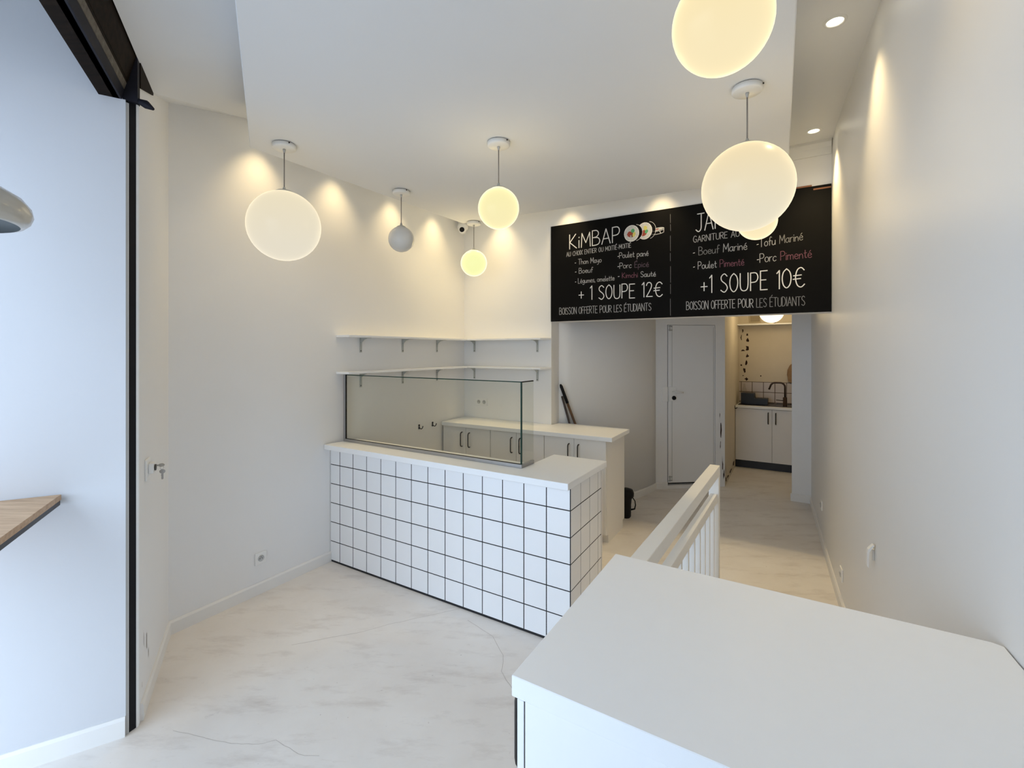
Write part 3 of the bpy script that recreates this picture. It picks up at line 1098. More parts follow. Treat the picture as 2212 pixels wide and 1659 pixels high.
# sockets
def socket_face(c_list, t, o, d, n, z):
    c = MB()
    c.lathe((0, 0, 0), [(0.0, 0.0095), (0.0165, 0.0095), (0.0185, 0.0125), (0.021, 0.0125), (0.022, 0.008)], 28)
    rot = Matrix((( d.x, 0, n.x), (d.y, 0, n.y), (0, 1, 0)))
    for v in c.bm.verts:
        v.co = rot @ v.co
    bmesh.ops.translate(c.bm, vec=P3(o, z), verts=c.bm.verts[:])
    ring = c.build('socket_well', M['socket_grey'], t)
    c = MB()
    for s, zz in ((-0.0085, z - 0.002), (0.0085, z - 0.002)):
        q = o + d * s + n * 0.0096
        c.tube([P3(q, zz), P3(q + n * 0.001, zz)], 0.0026, 10)
    c.build('pin_holes', M['gap'], ring)
    c = MB()
    q = o + n * 0.0095
    c.tube([P3(q, z + 0.009), P3(q + n * 0.008, z + 0.009)], 0.0024, 10)
    c.build('earth_pin', M['steel'], ring)
    return ring

def socket(label, p, d, n, z, count=1, grp_=None):
    p = Vector(p)
    t = thing('wall_socket', label, 'socket', P3(p, z), grp_)
    c = MB()
    w = 0.041 if count == 1 else 0.077
    c.obox(p, d, n, -w, w, 0.0005, 0.009, z - 0.041, z + 0.041, 0.003, 2)
    c.build('cover_plate', M['plastic'], t)
    for k in range(count):
        off = 0 if count == 1 else (-0.0355 + 0.071 * k)
        socket_face(None, t, p + d * off + n * 0.0005, d, n, z)
    return t
socket('single white wall socket low on the left wall before the tiled counter', (-1.746, 3.291), DL, nL, 0.245)
socket('double white wall socket on the back wall under the corner shelves', (-0.332, 5.228), U, -V, 1.117, 2)
dRW = (RW[2] - RW[3]).normalized()
nRW = Vector((-dRW.y, dRW.x))
def on_right(x):
    return Vector(x)
def rw_at(y):
    for i in range(len(RW) - 1):
        a, e = RW[i], RW[i + 1]
        if e.y <= y <= a.y:
            k = (y - e.y) / (a.y - e.y)
            return e + (a - e) * k
socket('small white wall socket low on the right wall near the front cabinet', rw_at(3.08), dRW, nRW, 0.232)
socket('small white wall socket low on the right wall near the kitchenette', rw_at(4.174), dRW, nRW, 0.323)
p = rw_at(2.236)
t = thing('wall_plate', 'loose white cover plate hanging open on the right wall', 'wall plate', P3(p, 0.716))
c = MB()
c.obox(p, dRW, nRW, 0.0, 0.012, 0.0005, 0.010, 0.69, 0.745, 0.002, 1)
c.build('fixing', M['plastic'], t)
c = MB()
pp = [(0.010, 0.775), (0.030, 0.75), (0.034, 0.735), (0.034, 0.672), (0.028, 0.664), (0.026, 0.735), (0.006, 0.772)]
c.extrude_profile(pp, p, dRW, nRW, -0.03, -0.004)
c.build('cover', M['plastic'], t)

# key switch on the shopfront pier
kp = J2 - F * 0.175
nF = -FO
t = thing('key_switch', 'white shutter key switch with two keys on the shopfront pier', 'key switch', P3(kp, 1.22))
zk = 1.683 - (1012 - 757) * 2.28 / 1025
c = MB()
c.obox(kp, -F, nF, -0.055, 0.035, 0.0, 0.008, zk - 0.05, zk + 0.05, 0.002, 1)
c.build('cover_plate', M['plastic'], t)
c = MB()
c.obox(kp, -F, nF, -0.028, 0.028, 0.008, 0.030, zk - 0.022, zk + 0.026, 0.005, 2)
c.build('barrel_housing', M['plastic'], t)
c = MB()
q = kp + nF * 0.030
c.tube([P3(q, zk + 0.002), P3(q + nF * 0.006, zk + 0.002)], 0.015, 16)
c.build('lock_barrel', M['screw'], t)
kz = zk + 0.010
ky = thing('key_ring', 'two metal keys hanging from the shutter key switch', 'keys', P3(q, kz))
c = MB()
c.obox(q + nF * 0.006, -F, nF, -0.0015, 0.0015, 0.0, 0.012, kz - 0.004, kz + 0.004)
c.lathe((0, 0, 0), [(0.0, -0.0012), (0.0105, -0.0012), (0.0115, 0.0), (0.0105, 0.0012), (0.0, 0.0012)], 22)
vs = c.bm.verts[8:]
for v in vs:
    x, y, z = v.co
    a = nF * (0.026 + x * 1.15)
    v.co = Vector((q.x + a.x + (-F).x * z, q.y + a.y + (-F).y * z, kz + y * 0.72))
c.build('inserted_key', M['brass'], ky)
c = MB()
pts = []
rc_ = q + nF * 0.028
for i in range(17):
    a = 2 * math.pi * i / 16
    pp_ = rc_ + nF * (0.007 * math.cos(a))
    pts.append(P3(pp_, kz - 0.012 + 0.009 * math.sin(a)))
c.tube(pts, 0.0008, 6, cap=False)
c.build('ring', M['steel'], ky)
c = MB()
hk = rc_ + nF * 0.002
hz = kz - 0.031
vx = Vector((0.93, 0.36)).normalized()
vn = Vector((-vx.y, vx.x))
pr = []
for i in range(24):
    a = math.pi * (-0.36) + 2 * math.pi * 0.86 * i / 23 + math.pi * 0.0
    pr.append((0.0125 * math.cos(a), 0.0105 * math.sin(a)))
out = [(-0.0042, -0.009)]
outline = []
for i in range(21):
    a = -math.pi / 2 + 0.36 + (2 * math.pi - 0.72) * i / 20
    outline.append((0.0125 * math.cos(a), 0.0105 * math.sin(a)))
outline += [(-0.0042, -0.016), (-0.006, -0.018), (-0.004, -0.021), (-0.004, -0.036), (-0.002, -0.0385), (0.003, -0.0385), (0.0044, -0.035), (0.0044, -0.012)]
vsf = [c.bm.verts.new(P3(hk + vx * x - vn * 0.001, hz + z)) for x, z in outline]
vsb = [c.bm.verts.new(P3(hk + vx * x + vn * 0.001, hz + z)) for x, z in outline]
c.bm.faces.new(vsf)
c.bm.faces.new(vsb[::-1])
for i in range(len(outline)):
    j = (i + 1) % len(outline)
    c.bm.faces.new((vsf[i], vsb[i], vsb[j], vsf[j]))
c.build('hanging_key', M['key'], ky)

# security camera up in the corner
sc_p = CRN + U * 0.10 - V * 0.16
sc = thing('security_camera', 'small white security camera with black lens in the ceiling corner', 'security camera', P3(sc_p, 3.05))
c = MB()
c.lathe(P3(sc_p, 3.02), [(0.0, 0.23), (0.045, 0.23), (0.045, 0.035), (0.052, 0.03), (0.060, 0.015), (0.060, -0.01), (0.045, -0.03), (0.0, -0.035)], 28)
c.build('mount', M['plastic'], sc)
c = MB()
c0 = P3(sc_p, 2.985)
look = Vector((0.0, -1.0, -0.05)).normalized()
c.tube([c0 - look * 0.01, c0 + look * 0.07], [0.038, 0.036], 22)
c.build('camera_head', M['plastic'], sc)
c = MB()
c.tube([c0 + look * 0.0695, c0 + look * 0.074], [0.027, 0.026], 22)
c.build('lens', M['black'], sc)

# ------------------------------------------------------------------ front cabinet
c1 = Vector((-0.001, 0.969))
fl = Vector((0.505, 0.863))
def fg(a, bb):
    return c1 + U * a + fl * bb
fc = thing('front_cabinet', 'large white cabinet with a plain white top in the foreground', 'cabinet', P3(c1, 0))
c = MB()
c.prism([c1, Vector((0.338, 1.548)), Vector((1.090, 1.079)), Vector((1.102, 1.062)), Vector((0.800, 0.470))], 0.977, 1.02, 0.0015, 1)
c.build('worktop', M['laminate'], fc)
c = MB()
c.prism([fg(0.030, 0.004), fg(0.030, 0.655), fg(0.86, 0.655), fg(0.915, 0.004)], 0.08, 0.9765)
c.build('carcass', M['laminate'], fc)
c = MB()
c.prism([fg(0.07, 0.03), fg(0.07, 0.64), fg(0.82, 0.64), fg(0.88, 0.03)], 0.0, 0.08)
c.build('plinth', M['laminate'], fc)
c = MB()
c.prism([fg(0.027, 0.006), fg(0.027, 0.652), fg(0.031, 0.652), fg(0.031, 0.006)], 0.085, 0.974)
c.build('shadow_gap', M['gap'], fc)
for k, (b0, b1) in enumerate(((0.005, 0.327), (0.331, 0.653))):
    c = MB()
    c.prism([fg(0.0105, b0), fg(0.0105, b1), fg(0.0265, b1), fg(0.0265, b0)], 0.085, 0.973, 0.001, 1)
    d_ = c.build('door', M['laminate'], fc)
    c = MB()
    hb = (b0 + 0.018) if k == 0 else (b1 - 0.05)
    a0 = 0.0105
    pth = [fg(a0, hb), fg(a0 - 0.006, hb), fg(a0 - 0.0095, hb), fg(a0 - 0.011, hb)]
    c.tube([P3(pth[0], 0.966), P3(pth[1], 0.966), P3(pth[2], 0.962), P3(pth[3], 0.952), P3(pth[3], 0.835), P3(pth[2], 0.825), P3(pth[1], 0.821), P3(pth[0], 0.821)], 0.0052, 12)
    c.build('handle', M['black_metal'], d_)

# ------------------------------------------------------------------ stair railing
RO = Vector((0.440, 1.660))
rd = (Vector((1.294, 3.03)) - RO)
RLEN = rd.length
rd.normalize()
rn = Vector((rd.y, -rd.x))
ra = thing('stair_railing', 'white wooden stair railing running back from the front cabinet', 'railing', P3(RO + rd * RLEN, 0))
c = MB()
c.obox(RO, rd, rn, -0.02, RLEN + 0.012, -0.030, 0.030, 0.888, 0.95, 0.002, 1)
c.build('handrail', M['rail'], ra)
c = MB()
c.obox(RO, rd, rn, -0.02, RLEN - 0.03, -0.020, 0.020, 0.722, 0.778, 0.002, 1)
c.build('lower_rail', M['rail'], ra)
c = MB()
c.obox(RO, rd, rn, RLEN - 0.035, RLEN + 0.010, -0.030, 0.030, 0.0, 0.888, 0.002, 1)
c.build('end_post', M['rail'], ra)
c = MB()
c.obox(RO, rd, rn, -0.02, RLEN - 0.035, -0.018, 0.018, 0.03, 0.08)
c.build('bottom_rail', M['rail'], ra)
s = RLEN - 0.13
while s > -0.01:
    c = MB()
    c.obox(RO, rd, rn, s - 0.012, s + 0.012, -0.017, 0.017, 0.08, 0.723)
    c.build('baluster', M['rail'], ra)
    s -= 0.146

# ------------------------------------------------------------------ pendant lamps
def pendant(name, label, x, y, zc, r, ceil_z, gmat, power, grp_='globe pendant lamps'):
    t = thing(name, label, 'pendant lamp', (x, y, ceil_z), grp_)
    c = MB()
    c.lathe((x, y, ceil_z), [(0.0, -0.030), (0.060, -0.030), (0.0655, -0.026), (0.067, -0.022), (0.067, -0.004)], 40)
    cp = c.build('canopy', M['canopy'], t)
    c = MB()
    c.lathe((x, y, ceil_z), [(0.062, -0.0045), (0.062, 0.0)], 40)
    c.tube([(x + 0.05, y - 0.0455, ceil_z - 0.010), (x + 0.0535, y - 0.049, ceil_z - 0.010)], 0.004, 8)
    c.build('shadow_groove', M['gap'], cp)
    c = MB()
    c.lathe((x, y, ceil_z - 0.030), [(0.0, 0.0), (0.0085, 0.0), (0.0085, -0.006), (0.0045, -0.022), (0.0, -0.022)], 16)
    c.build('cord_grip', M['plastic_grey'], cp)
    c = MB()
    c.tube([(x, y, ceil_z - 0.05), (x, y, zc + r + 0.01)], 0.0033, 10)
    c.build('cord', M['cord'], t)
    c = MB()
    cr_ = min(0.052, 0.34 * r)
    zt = math.sqrt(max(r * r - cr_ ** 2, 0))
    c.lathe((x, y, zc), [(cr_ + 0.002, zt - 0.003), (cr_ + 0.002, zt + 0.003), (cr_ * 0.8, r + 0.0035), (0.012, r + 0.006), (0.006, r + 0.028), (0.0, r + 0.03)], 32)
    c.build('cap', M['bracket'], t)
    c = MB()
    n = 28
    c.lathe((x, y, zc), [(r * math.sin(math.pi * i / n) if 0 < i < n else 0.0, -r * math.cos(math.pi * i / n)) for i in range(n + 1)], 56)
    c.build('globe', gmat, t)
    if power > 0:
        l = bpy.data.lights.new('globe_light', 'POINT')
        l.energy = power * GLOBE_POWER
        l.color = WARM
        l.shadow_soft_size = r * 1.015
        l.use_soft_falloff = False
        lo = bpy.data.objects.new('globe_light', l)
        COL.objects.link(lo)
        lo.parent = t
        lo.location = (0, 0, zc - ceil_z)
    return t

def milk(name, top, bottom, s):
    """lit milk glass, glowing warmer round the bulb at the top than at the bottom"""
    m = bpy.data.materials.new(name)
    m.use_nodes = True
    nt = m.node_tree
    b_ = nt.nodes['Principled BSDF']
    b_.inputs['Base Color'].default_value = (0.0, 0.0, 0.0, 1)
    b_.inputs['Roughness'].default_value = 0.3
    b_.inputs['Specular IOR Level'].default_value = 0.15
    tc = nt.nodes.new('ShaderNodeTexCoord')
    sp = nt.nodes.new('ShaderNodeSeparateXYZ')
    rp = nt.nodes.new('ShaderNodeValToRGB')
    rp.color_ramp.elements[0].position = 0.15
    rp.color_ramp.elements[0].color = (*bottom, 1)
    rp.color_ramp.elements[1].position = 0.9
    rp.color_ramp.elements[1].color = (*top, 1)
    nt.links.new(tc.outputs['Generated'], sp.inputs[0])
    nt.links.new(sp.outputs['Z'], rp.inputs['Fac'])
    nt.links.new(rp.outputs['Color'], b_.inputs['Emission Color'])
    b_.inputs['Emission Strength'].default_value = s
    return m
g_big = milk('lit_globe_large', (0.91, 0.75, 0.46), (0.83, 0.76, 0.58), 0.87)
g_near = milk('lit_globe_amber', (0.99, 0.82, 0.46), (0.97, 0.83, 0.52), 0.87)
g_left = milk('lit_globe_left', (0.87, 0.77, 0.55), (0.82, 0.755, 0.61), 0.87)
g_mid = milk('lit_globe_yellow', (0.97, 0.90, 0.46), (0.95, 0.86, 0.48), 0.87)
g_far = milk('lit_globe_pale_yellow', (0.95, 0.98, 0.46), (0.93, 0.96, 0.45), 0.87)
g_kit = emis('lit_globe_kitchen', (1.0, 0.80, 0.50), 2.2)
def place(cv, hp_est):
    k = 1.245 / hp_est
    return cv[0] * k, cv[2] * k, EYE + cv[1] * k, k
for nm, cv, hpe, r, gm, pw, lab in (
    ('large_globe_lamp', (-1.326, 0.724, 2.763), 1.200, 0.200, g_left, 0.3, 'large lit white globe pendant before the left wall'),
    ('small_globe_lamp', (-0.874, 0.877, 3.744), 1.260, 0.100, M['globe_off'], 0, 'small unlit grey globe pendant over the glass screen'),
    ('globe_lamp', (-0.082, 0.868, 2.900), 1.276, 0.125, g_mid, 0.8, 'lit yellow globe pendant in the middle of the ceiling panel'),
    ('globe_lamp', (-0.365, 0.835, 4.542), 1.230, 0.125, g_far, 1.3, 'farthest lit globe pendant, hanging below the corner security camera'),
    ('large_globe_lamp', (1.100, 0.762, 2.219), 1.234, 0.200, g_big, 0.5, 'large lit globe pendant hanging in front of the blackboard'),
    ('globe_lamp', (0.551, 0.858, 1.245), 1.245, 0.125, g_near, 0.45, 'lit globe pendant cut off by the top edge of the photo'),
    ('globe_lamp', (1.668, 0.880, 3.230), 1.245, 0.125, g_near, 0.8, 'lit globe pendant mostly hidden behind the large one at the blackboard'),
):
    x, y, z, k = place(cv, hpe)
    pendant(nm, lab, x, y, z, r * k, PZ, gm, pw)
pendant('globe_lamp', 'lit globe pendant in the kitchenette below the blackboard edge', 3.50, 6.40, 2.205, 0.150, 2.62, g_kit, 2.0)

# ------------------------------------------------------------------ recessed spotlights in the ceiling gap
def downlight(x, y, label, power=1.0, grp_='recessed spotlights in the ceiling gap'):
    t = thing('recessed_spotlight', label, 'spotlight', (x, y, CZ), grp_)
    c = MB()
    c.lathe((x, y, CZ), [(0.034, -0.001), (0.036, -0.007), (0.046, -0.007), (0.050, -0.001)], 36, True, False)
    c.build('trim_ring', M['canopy'], t)
    c = MB()
    c.lathe((x, y, CZ), [(0.0, -0.002), (0.0345, -0.002)], 36, False, False)
    c.build('lens', M['lens_lit'], t)
    l = bpy.data.lights.new('spot_light', 'SPOT')
    l.energy = SPOT_POWER * power
    l.color = WARM
    l.spot_size = math.radians(84)
    l.spot_blend = 1.0
    l.shadow_soft_size = 0.025
    lo = bpy.data.objects.new('spot_light', l)
    COL.objects.link(lo)
    lo.parent = t
    lo.location = (0, 0, -0.012)
    return t
GAP = 0.16
for s in ((-1.758, 3.271), (-1.438, 3.818), (-1.114, 4.373), (-0.815, 4.884)):
    p = Vector(s) + nL * GAP
    downlight(p.x, p.y, 'recessed spotlight in the ceiling gap washing the left wall', 0.85)
for s in ((-0.104, 5.086), (0.573, 4.664), (1.323, 4.198)):
    p = Vector(s) - V * GAP
    downlight(p.x, p.y, 'recessed spotlight in the ceiling gap washing the back wall')
downlight(1.536, 2.256, 'nearer recessed spotlight in the ceiling gap by the right wall', 1.6)
downlight(2.150, 3.381, 'farther recessed spotlight in the ceiling gap by the right wall', 2.6)
p = rw_at(1.13) + nRW * 0.15
downlight(p.x, p.y, 'recessed spotlight in the ceiling gap above the front cabinet', 0.7)

# ------------------------------------------------------------------ blackboard with its chalk lettering
bo = thing('blackboard', 'long black menu board with chalk lettering over the passage', 'menu board', P3(EB, 1.97))
OB = EB - V * 0.0
c = MB()
BZ0, BZ1 = 1.972, 2.925
c.obox(OB, U, V, 0.0, 1.172, -0.012, -0.0005, BZ0, BZ1)
c.obox(OB, U, V, 1.173, 2.338, -0.012, -0.0005, BZ0, BZ1)
c.build('panel', M['board'], bo)
c = MB()
c.obox(OB, U, V, 1.60, 2.215, -0.0125, -0.0005, BZ1, BZ1 + 0.012)
c.obox(OB, U, V, 2.225, 2.338, -0.0125, -0.0005, BZ1 - 0.030, BZ1 - 0.019)
c.build('raw_edge', M['brown_edge'], bo)

def cm(*p):
    """smooth curve through points"""
    P = [Vector(q) for q in p]
    out = []
    n = len(P)
    for i in range(n - 1):
        p0 = P[max(i - 1, 0)]
        p1, p2 = P[i], P[i + 1]
        p3 = P[min(i + 2, n - 1)]
        for k in range(5):
            t = k / 5
            out.append(0.5 * ((2 * p1) + (p2 - p0) * t + (2 * p0 - 5 * p1 + 4 * p2 - p3) * t * t + (-p0 + 3 * p1 - 3 * p2 + p3) * t ** 3))
    out.append(P[-1])
    return out
def ln(*p):
    return [Vector(q) for q in p]
OV = ((.26, 1), (.07, .82), (.0, .5), (.07, .16), (.26, 0), (.45, .16), (.52, .5), (.45, .82), (.26, 1))
acute = ln((.18, 1.10), (.36, 1.26))
lacute = ln((.16, .66), (.30, .82))
def low_e(w=.4):
    return cm((.03, .28), (.36, .30), (.33, .46), (.18, .53), (.04, .40), (.02, .20), (.12, .03), (.28, .0), (.40, .10))
GLY = {
    'A': (.56, [ln((0, 0), (.28, 1), (.56, 0)), ln((.10, .35), (.46, .35))]),
    'B': (.50, [ln((0, 0), (0, 1)), cm((0, 1), (.30, .97), (.42, .77), (.30, .57), (0, .53)), cm((0, .53), (.38, .48), (.50, .26), (.38, .04), (0, 0))]),
    'C': (.50, [cm((.50, .84), (.34, 1), (.12, .88), (0, .5), (.10, .14), (.32, 0), (.52, .14))]),
    'D': (.50, [ln((0, 0), (0, 1)), cm((0, 1), (.32, .93), (.50, .5), (.32, .06), (0, 0))]),
    'E': (.42, [ln((.42, 1), (0, 1), (0, 0), (.42, 0)), ln((0, .52), (.34, .52))]),
    'F': (.40, [ln((.42, 1), (0, 1), (0, 0)), ln((0, .52), (.33, .52))]),
    'G': (.54, [cm((.50, .84), (.32, 1), (.11, .87), (0, .5), (.10, .13), (.32, 0), (.50, .14), (.53, .42)), ln((.53, .42), (.32, .42))]),
    'H': (.50, [ln((0, 0), (0, 1)), ln((.5, 0), (.5, 1)), ln((0, .5), (.5, .5))]),
    'I': (.04, [ln((.02, 0), (.02, 1))]),
    'J': (.46, [ln((.10, 1), (.56, 1)), cm((.36, 1), (.36, .5), (.34, .14), (.18, 0), (0, .12))]),
    'K': (.50, [ln((0, 0), (0, 1)), ln((.44, .98), (.02, .45), (.50, 0))]),
    'L': (.38, [ln((0, 1), (0, 0), (.38, 0))]),
    'M': (.62, [ln((0, 0), (.04, 1), (.31, .30), (.58, 1), (.62, 0))]),
    'N': (.52, [ln((0, 0), (0, 1), (.52, 0), (.52, 1))]),
    'O': (.52, [cm(*OV)]),
    'P': (.46, [ln((0, 0), (0, 1)), cm((0, 1), (.34, .98), (.46, .74), (.34, .50), (0, .46))]),
    'R': (.48, [ln((0, 0), (0, 1)), cm((0, 1), (.34, .98), (.45, .76), (.34, .53), (0, .50)), ln((.16, .50), (.48, 0))]),
    'S': (.46, [cm((.44, .86), (.26, 1), (.06, .86), (.08, .64), (.36, .42), (.45, .20), (.26, 0), (.02, .12))]),
    'T': (.52, [ln((0, 1), (.52, 1)), ln((.26, 1), (.26, 0))]),
    'U': (.50, [cm((0, 1), (0, .35), (.07, .08), (.25, 0), (.43, .08), (.50, .35), (.50, 1))]),
    'X': (.50, [ln((0, 0), (.5, 1)), ln((0, 1), (.5, 0))]),
    'É': (.42, [ln((.42, 1), (0, 1), (0, 0), (.42, 0)), ln((0, .52), (.34, .52)), acute]),
    'a': (.42, [cm((.38, .44), (.22, .54), (.04, .40), (.0, .20), (.12, .02), (.26, .04), (.38, .26)), cm((.38, .54), (.37, .20), (.46, .0))]),
    'c': (.36, [cm((.36, .44), (.22, .54), (.04, .38), (.02, .16), (.16, .0), (.36, .10))]),
    'e': (.40, [low_e()]),
    'é': (.40, [low_e(), lacute]),
    'f': (.30, [cm((.36, .92), (.24, 1.0), (.14, .84), (.12, .4), (.10, -.02)), ln((0, .50), (.30, .54))]),
    'g': (.42, [cm((.38, .44), (.20, .54), (.02, .36), (.06, .10), (.24, .06), (.38, .30)), cm((.38, .54), (.38, .0), (.30, -.30), (.12, -.34), (.02, -.20))]),
    'h': (.40, [ln((0, 0), (0, 1)), cm((0, .30), (.14, .50), (.30, .50), (.37, .32), (.38, 0))]),
    'i': (.06, [ln((.03, 0), (.03, .52)), ln((.03, .70), (.04, .75))]),
    'l': (.12, [cm((.02, 1), (.02, .2), (.08, .02), (.14, .03))]),
    'm': (.62, [ln((0, 0), (0, .52)), cm((0, .30), (.10, .50), (.24, .48), (.30, .30), (.30, 0)), cm((.30, .30), (.40, .50), (.54, .48), (.60, .30), (.61, 0))]),
    'n': (.38, [ln((0, 0), (0, .52)), cm((0, .30), (.14, .50), (.28, .50), (.36, .30), (.37, 0))]),
    'o': (.40, [cm((.20, .54), (.04, .44), (0, .24), (.08, .04), (.22, 0), (.36, .10), (.40, .30), (.34, .47), (.20, .54))]),
    'p': (.40, [ln((0, .52), (0, -.38)), cm((0, .36), (.14, .53), (.32, .48), (.39, .26), (.28, .04), (.12, .01), (0, .12))]),
    'r': (.26, [ln((0, 0), (0, .52)), cm((0, .28), (.10, .48), (.28, .52))]),
    's': (.34, [cm((.32, .46), (.18, .54), (.04, .42), (.10, .30), (.28, .24), (.32, .10), (.18, 0), (.0, .08))]),
    't': (.28, [cm((.12, .86), (.12, .20), (.18, .02), (.30, .06)), ln((0, .54), (.28, .56))]),
    'u': (.40, [cm((0, .52), (.0, .16), (.10, .0), (.26, .04), (.36, .24)), ln((.37, .52), (.38, 0))]),
    'y': (.38, [cm((0, .52), (.04, .22), (.18, .10), (.32, .28)), cm((.38, .54), (.36, .0), (.26, -.30), (.08, -.34))]),
    '1': (.16, [ln((0, .84), (.15, 1), (.15, 0))]),
    '2': (.46, [cm((.02, .80), (.12, .98), (.32, .98), (.42, .78), (.30, .46), (.02, .02)), ln((.02, .02), (.48, .02))]),
    '0': (.52, [cm(*OV)]),
    '+': (.44, [ln((0, .40), (.44, .40)), ln((.22, .16), (.22, .64))]),
    '-': (.20, [ln((0, .33), (.20, .35))]),
    '€': (.60, [cm((.60, .86), (.42, 1), (.20, .88), (.10, .5), (.20, .12), (.42, 0), (.62, .14)), ln((-.02, .60), (.44, .62)), ln((-.04, .42), (.40, .44))]),
    ',': (.06, [ln((.05, .06), (0, -.12))]),
    ' ': (.26, []),
}
GLY['1b'] = GLY['1']
def measure(segs, gap):
    x = 0.0
    for txt, m in segs:
        for ch in txt:
            x += GLY[ch][0] + gap
    return x - gap
def chalk(name, segs, s0, s1, z0, z1, cap, w, gap=0.14):
    """hand-lettered line fitted between two points of the board"""
    mats = []
    c = MB()
    tot = measure(segs, gap)
    kx = (s1 - s0) / tot
    rnd = random.Random(name + segs[0][0])
    x = 0.0
    for txt, m in segs:
        if m not in mats:
            mats.append(m)
        c.mi = mats.index(m)
        for ch in txt:
            adv, strokes = GLY[ch]
            jz = rnd.uniform(-0.02, 0.02) * cap
            jk = rnd.uniform(0.96, 1.04)
            for stx in strokes:
                pts = []
                for q in stx:
                    s = s0 + (x + q.x) * kx
                    base = z0 + (z1 - z0) * (s - s0) / (s1 - s0)
                    pts.append((s, base + jz + q.y * cap * jk))
                c.ribbon(pts, w, OB, U, -V * 0.0128)
            x += adv + gap
    return c.build(name, [M[k] for k in mats], bo)
W_, D_, G_, PK, MV = 'chalk', 'chalk_mid', 'chalk_dim', 'chalk_pink', 'chalk_mauve'
chalk('title_lettering', [('KiMBAP', W_)], 0.207, 0.712, 2.674, 2.690, 0.138, 0.0086)
chalk('subtitle_lettering', [('AU CHOIX ENTIER OU MOITIÉ-MOITIÉ', D_)], 0.173, 0.820, 2.606, 2.624, 0.042, 0.0045, 0.17)
chalk('item_lettering', [('- ', W_), ('Thon Mayo', D_)], 0.264, 0.535, 2.518, 2.517, 0.050, 0.0048, 0.12)
chalk('item_lettering', [('- ', W_), ('Boeuf', D_)], 0.267, 0.448, 2.430, 2.430, 0.050, 0.0048, 0.12)
chalk('item_lettering', [('- ', W_), ('Légumes, omelette', D_)], 0.267, 0.663, 2.334, 2.336, 0.048, 0.0046, 0.12)
chalk('item_lettering', [('-', W_), ('Poulet pané', D_)], 0.695, 0.979, 2.536, 2.531, 0.052, 0.0048, 0.12)
chalk('item_lettering', [('-', W_), ('Porc ', D_), ('Épicé', MV)], 0.695, 0.982, 2.441, 2.433, 0.052, 0.0048, 0.12)
chalk('item_lettering', [('- ', W_), ('Kimchi ', PK), ('Sauté', D_)], 0.699, 1.044, 2.351, 2.342, 0.048, 0.0050, 0.12)
chalk('price_lettering', [('+ ', W_), ('1 ', W_), ('SOUPE 12€', W_)], 0.305, 1.100, 2.169, 2.160, 0.128, 0.0079, 0.16)
chalk('offer_lettering', [('BOISSON OFFERTE POUR LES ÉTUDIANTS', D_)], 0.097, 1.003, 2.038, 2.040, 0.066, 0.0046, 0.13)
chalk('title_lettering', [('JAPCHAE', W_)], 1.383, 1.885, 2.691, 2.706, 0.154, 0.0079)
chalk('subtitle_lettering', [('GARNITURE AU CHOIX', D_)], 1.362, 1.880, 2.602, 2.615, 0.052, 0.0048, 0.15)
chalk('item_lettering', [('- ', W_), ('Boeuf ', G_), ('Mariné', D_)], 1.360, 1.774, 2.491, 2.499, 0.066, 0.0048, 0.12)
chalk('item_lettering', [('- ', W_), ('Poulet ', D_), ('Pimenté', PK)], 1.362, 1.752, 2.373, 2.373, 0.060, 0.0050, 0.12)
chalk('item_lettering', [('-', W_), ('Tofu ', D_), ('Mariné', G_)], 1.844, 2.157, 2.505, 2.527, 0.066, 0.0046, 0.12)
chalk('item_lettering', [('-', W_), ('Porc ', D_), ('Pimenté', PK)], 1.846, 2.214, 2.383, 2.388, 0.070, 0.0046, 0.12)
chalk('price_lettering', [('+', W_), ('1 ', W_), ('SOUPE 10€', W_)], 1.423, 2.166, 2.163, 2.168, 0.146, 0.0076, 0.16)
chalk('offer_lettering', [('BOISSON OFFERTE POUR ', D_), ('LES ÉTUDIANTS', G_)], 1.305, 2.170, 2.032, 2.026, 0.070, 0.0046, 0.13)
c = MB()
rnd = random.Random(4)
z = 2.873
while z > 1.99:
    e = z - rnd.uniform(0.05, 0.16)
    c.ribbon([(1.172 + rnd.uniform(-.0012, .0012), z), (1.172 + rnd.uniform(-.0012, .0012), max(e, 1.98))], 0.0030, OB, U, -V * 0.0128)
    z = e - rnd.uniform(0.006, 0.05)
c.build('divider_line', M['chalk_dim'], bo)

# chalk drawing of roll slices
def blob(c, mi, cx_, cz_, rx, rz, rot=0.0, lift=0.0131, seed=None, n=26, wob=0.0):
    rnd_ = random.Random(seed)
    c.mi = mi
    pts = []
    for i in range(n):
        a = 2 * math.pi * i / n
        k = 1 + rnd_.uniform(-wob, wob)
        x, z_ = rx * math.cos(a) * k, rz * math.sin(a) * k
        x, z_ = x * math.cos(rot) - z_ * math.sin(rot), x * math.sin(rot) + z_ * math.cos(rot)
        q_ = OB + U * (cx_ + x) - V * lift
        pts.append((q_.x, q_.y, cz_ + z_))
    c.face(pts)
def ring(c, mi, cx_, cz_, rx, rz, a0, a1, w, lift=0.0136):
    c.mi = mi
    c.ribbon([(cx_ + rx * math.cos(a0 + (a1 - a0) * i / 24), cz_ + rz * math.sin(a0 + (a1 - a0) * i / 24)) for i in range(25)], w, OB, U, -V * lift)
c = MB()
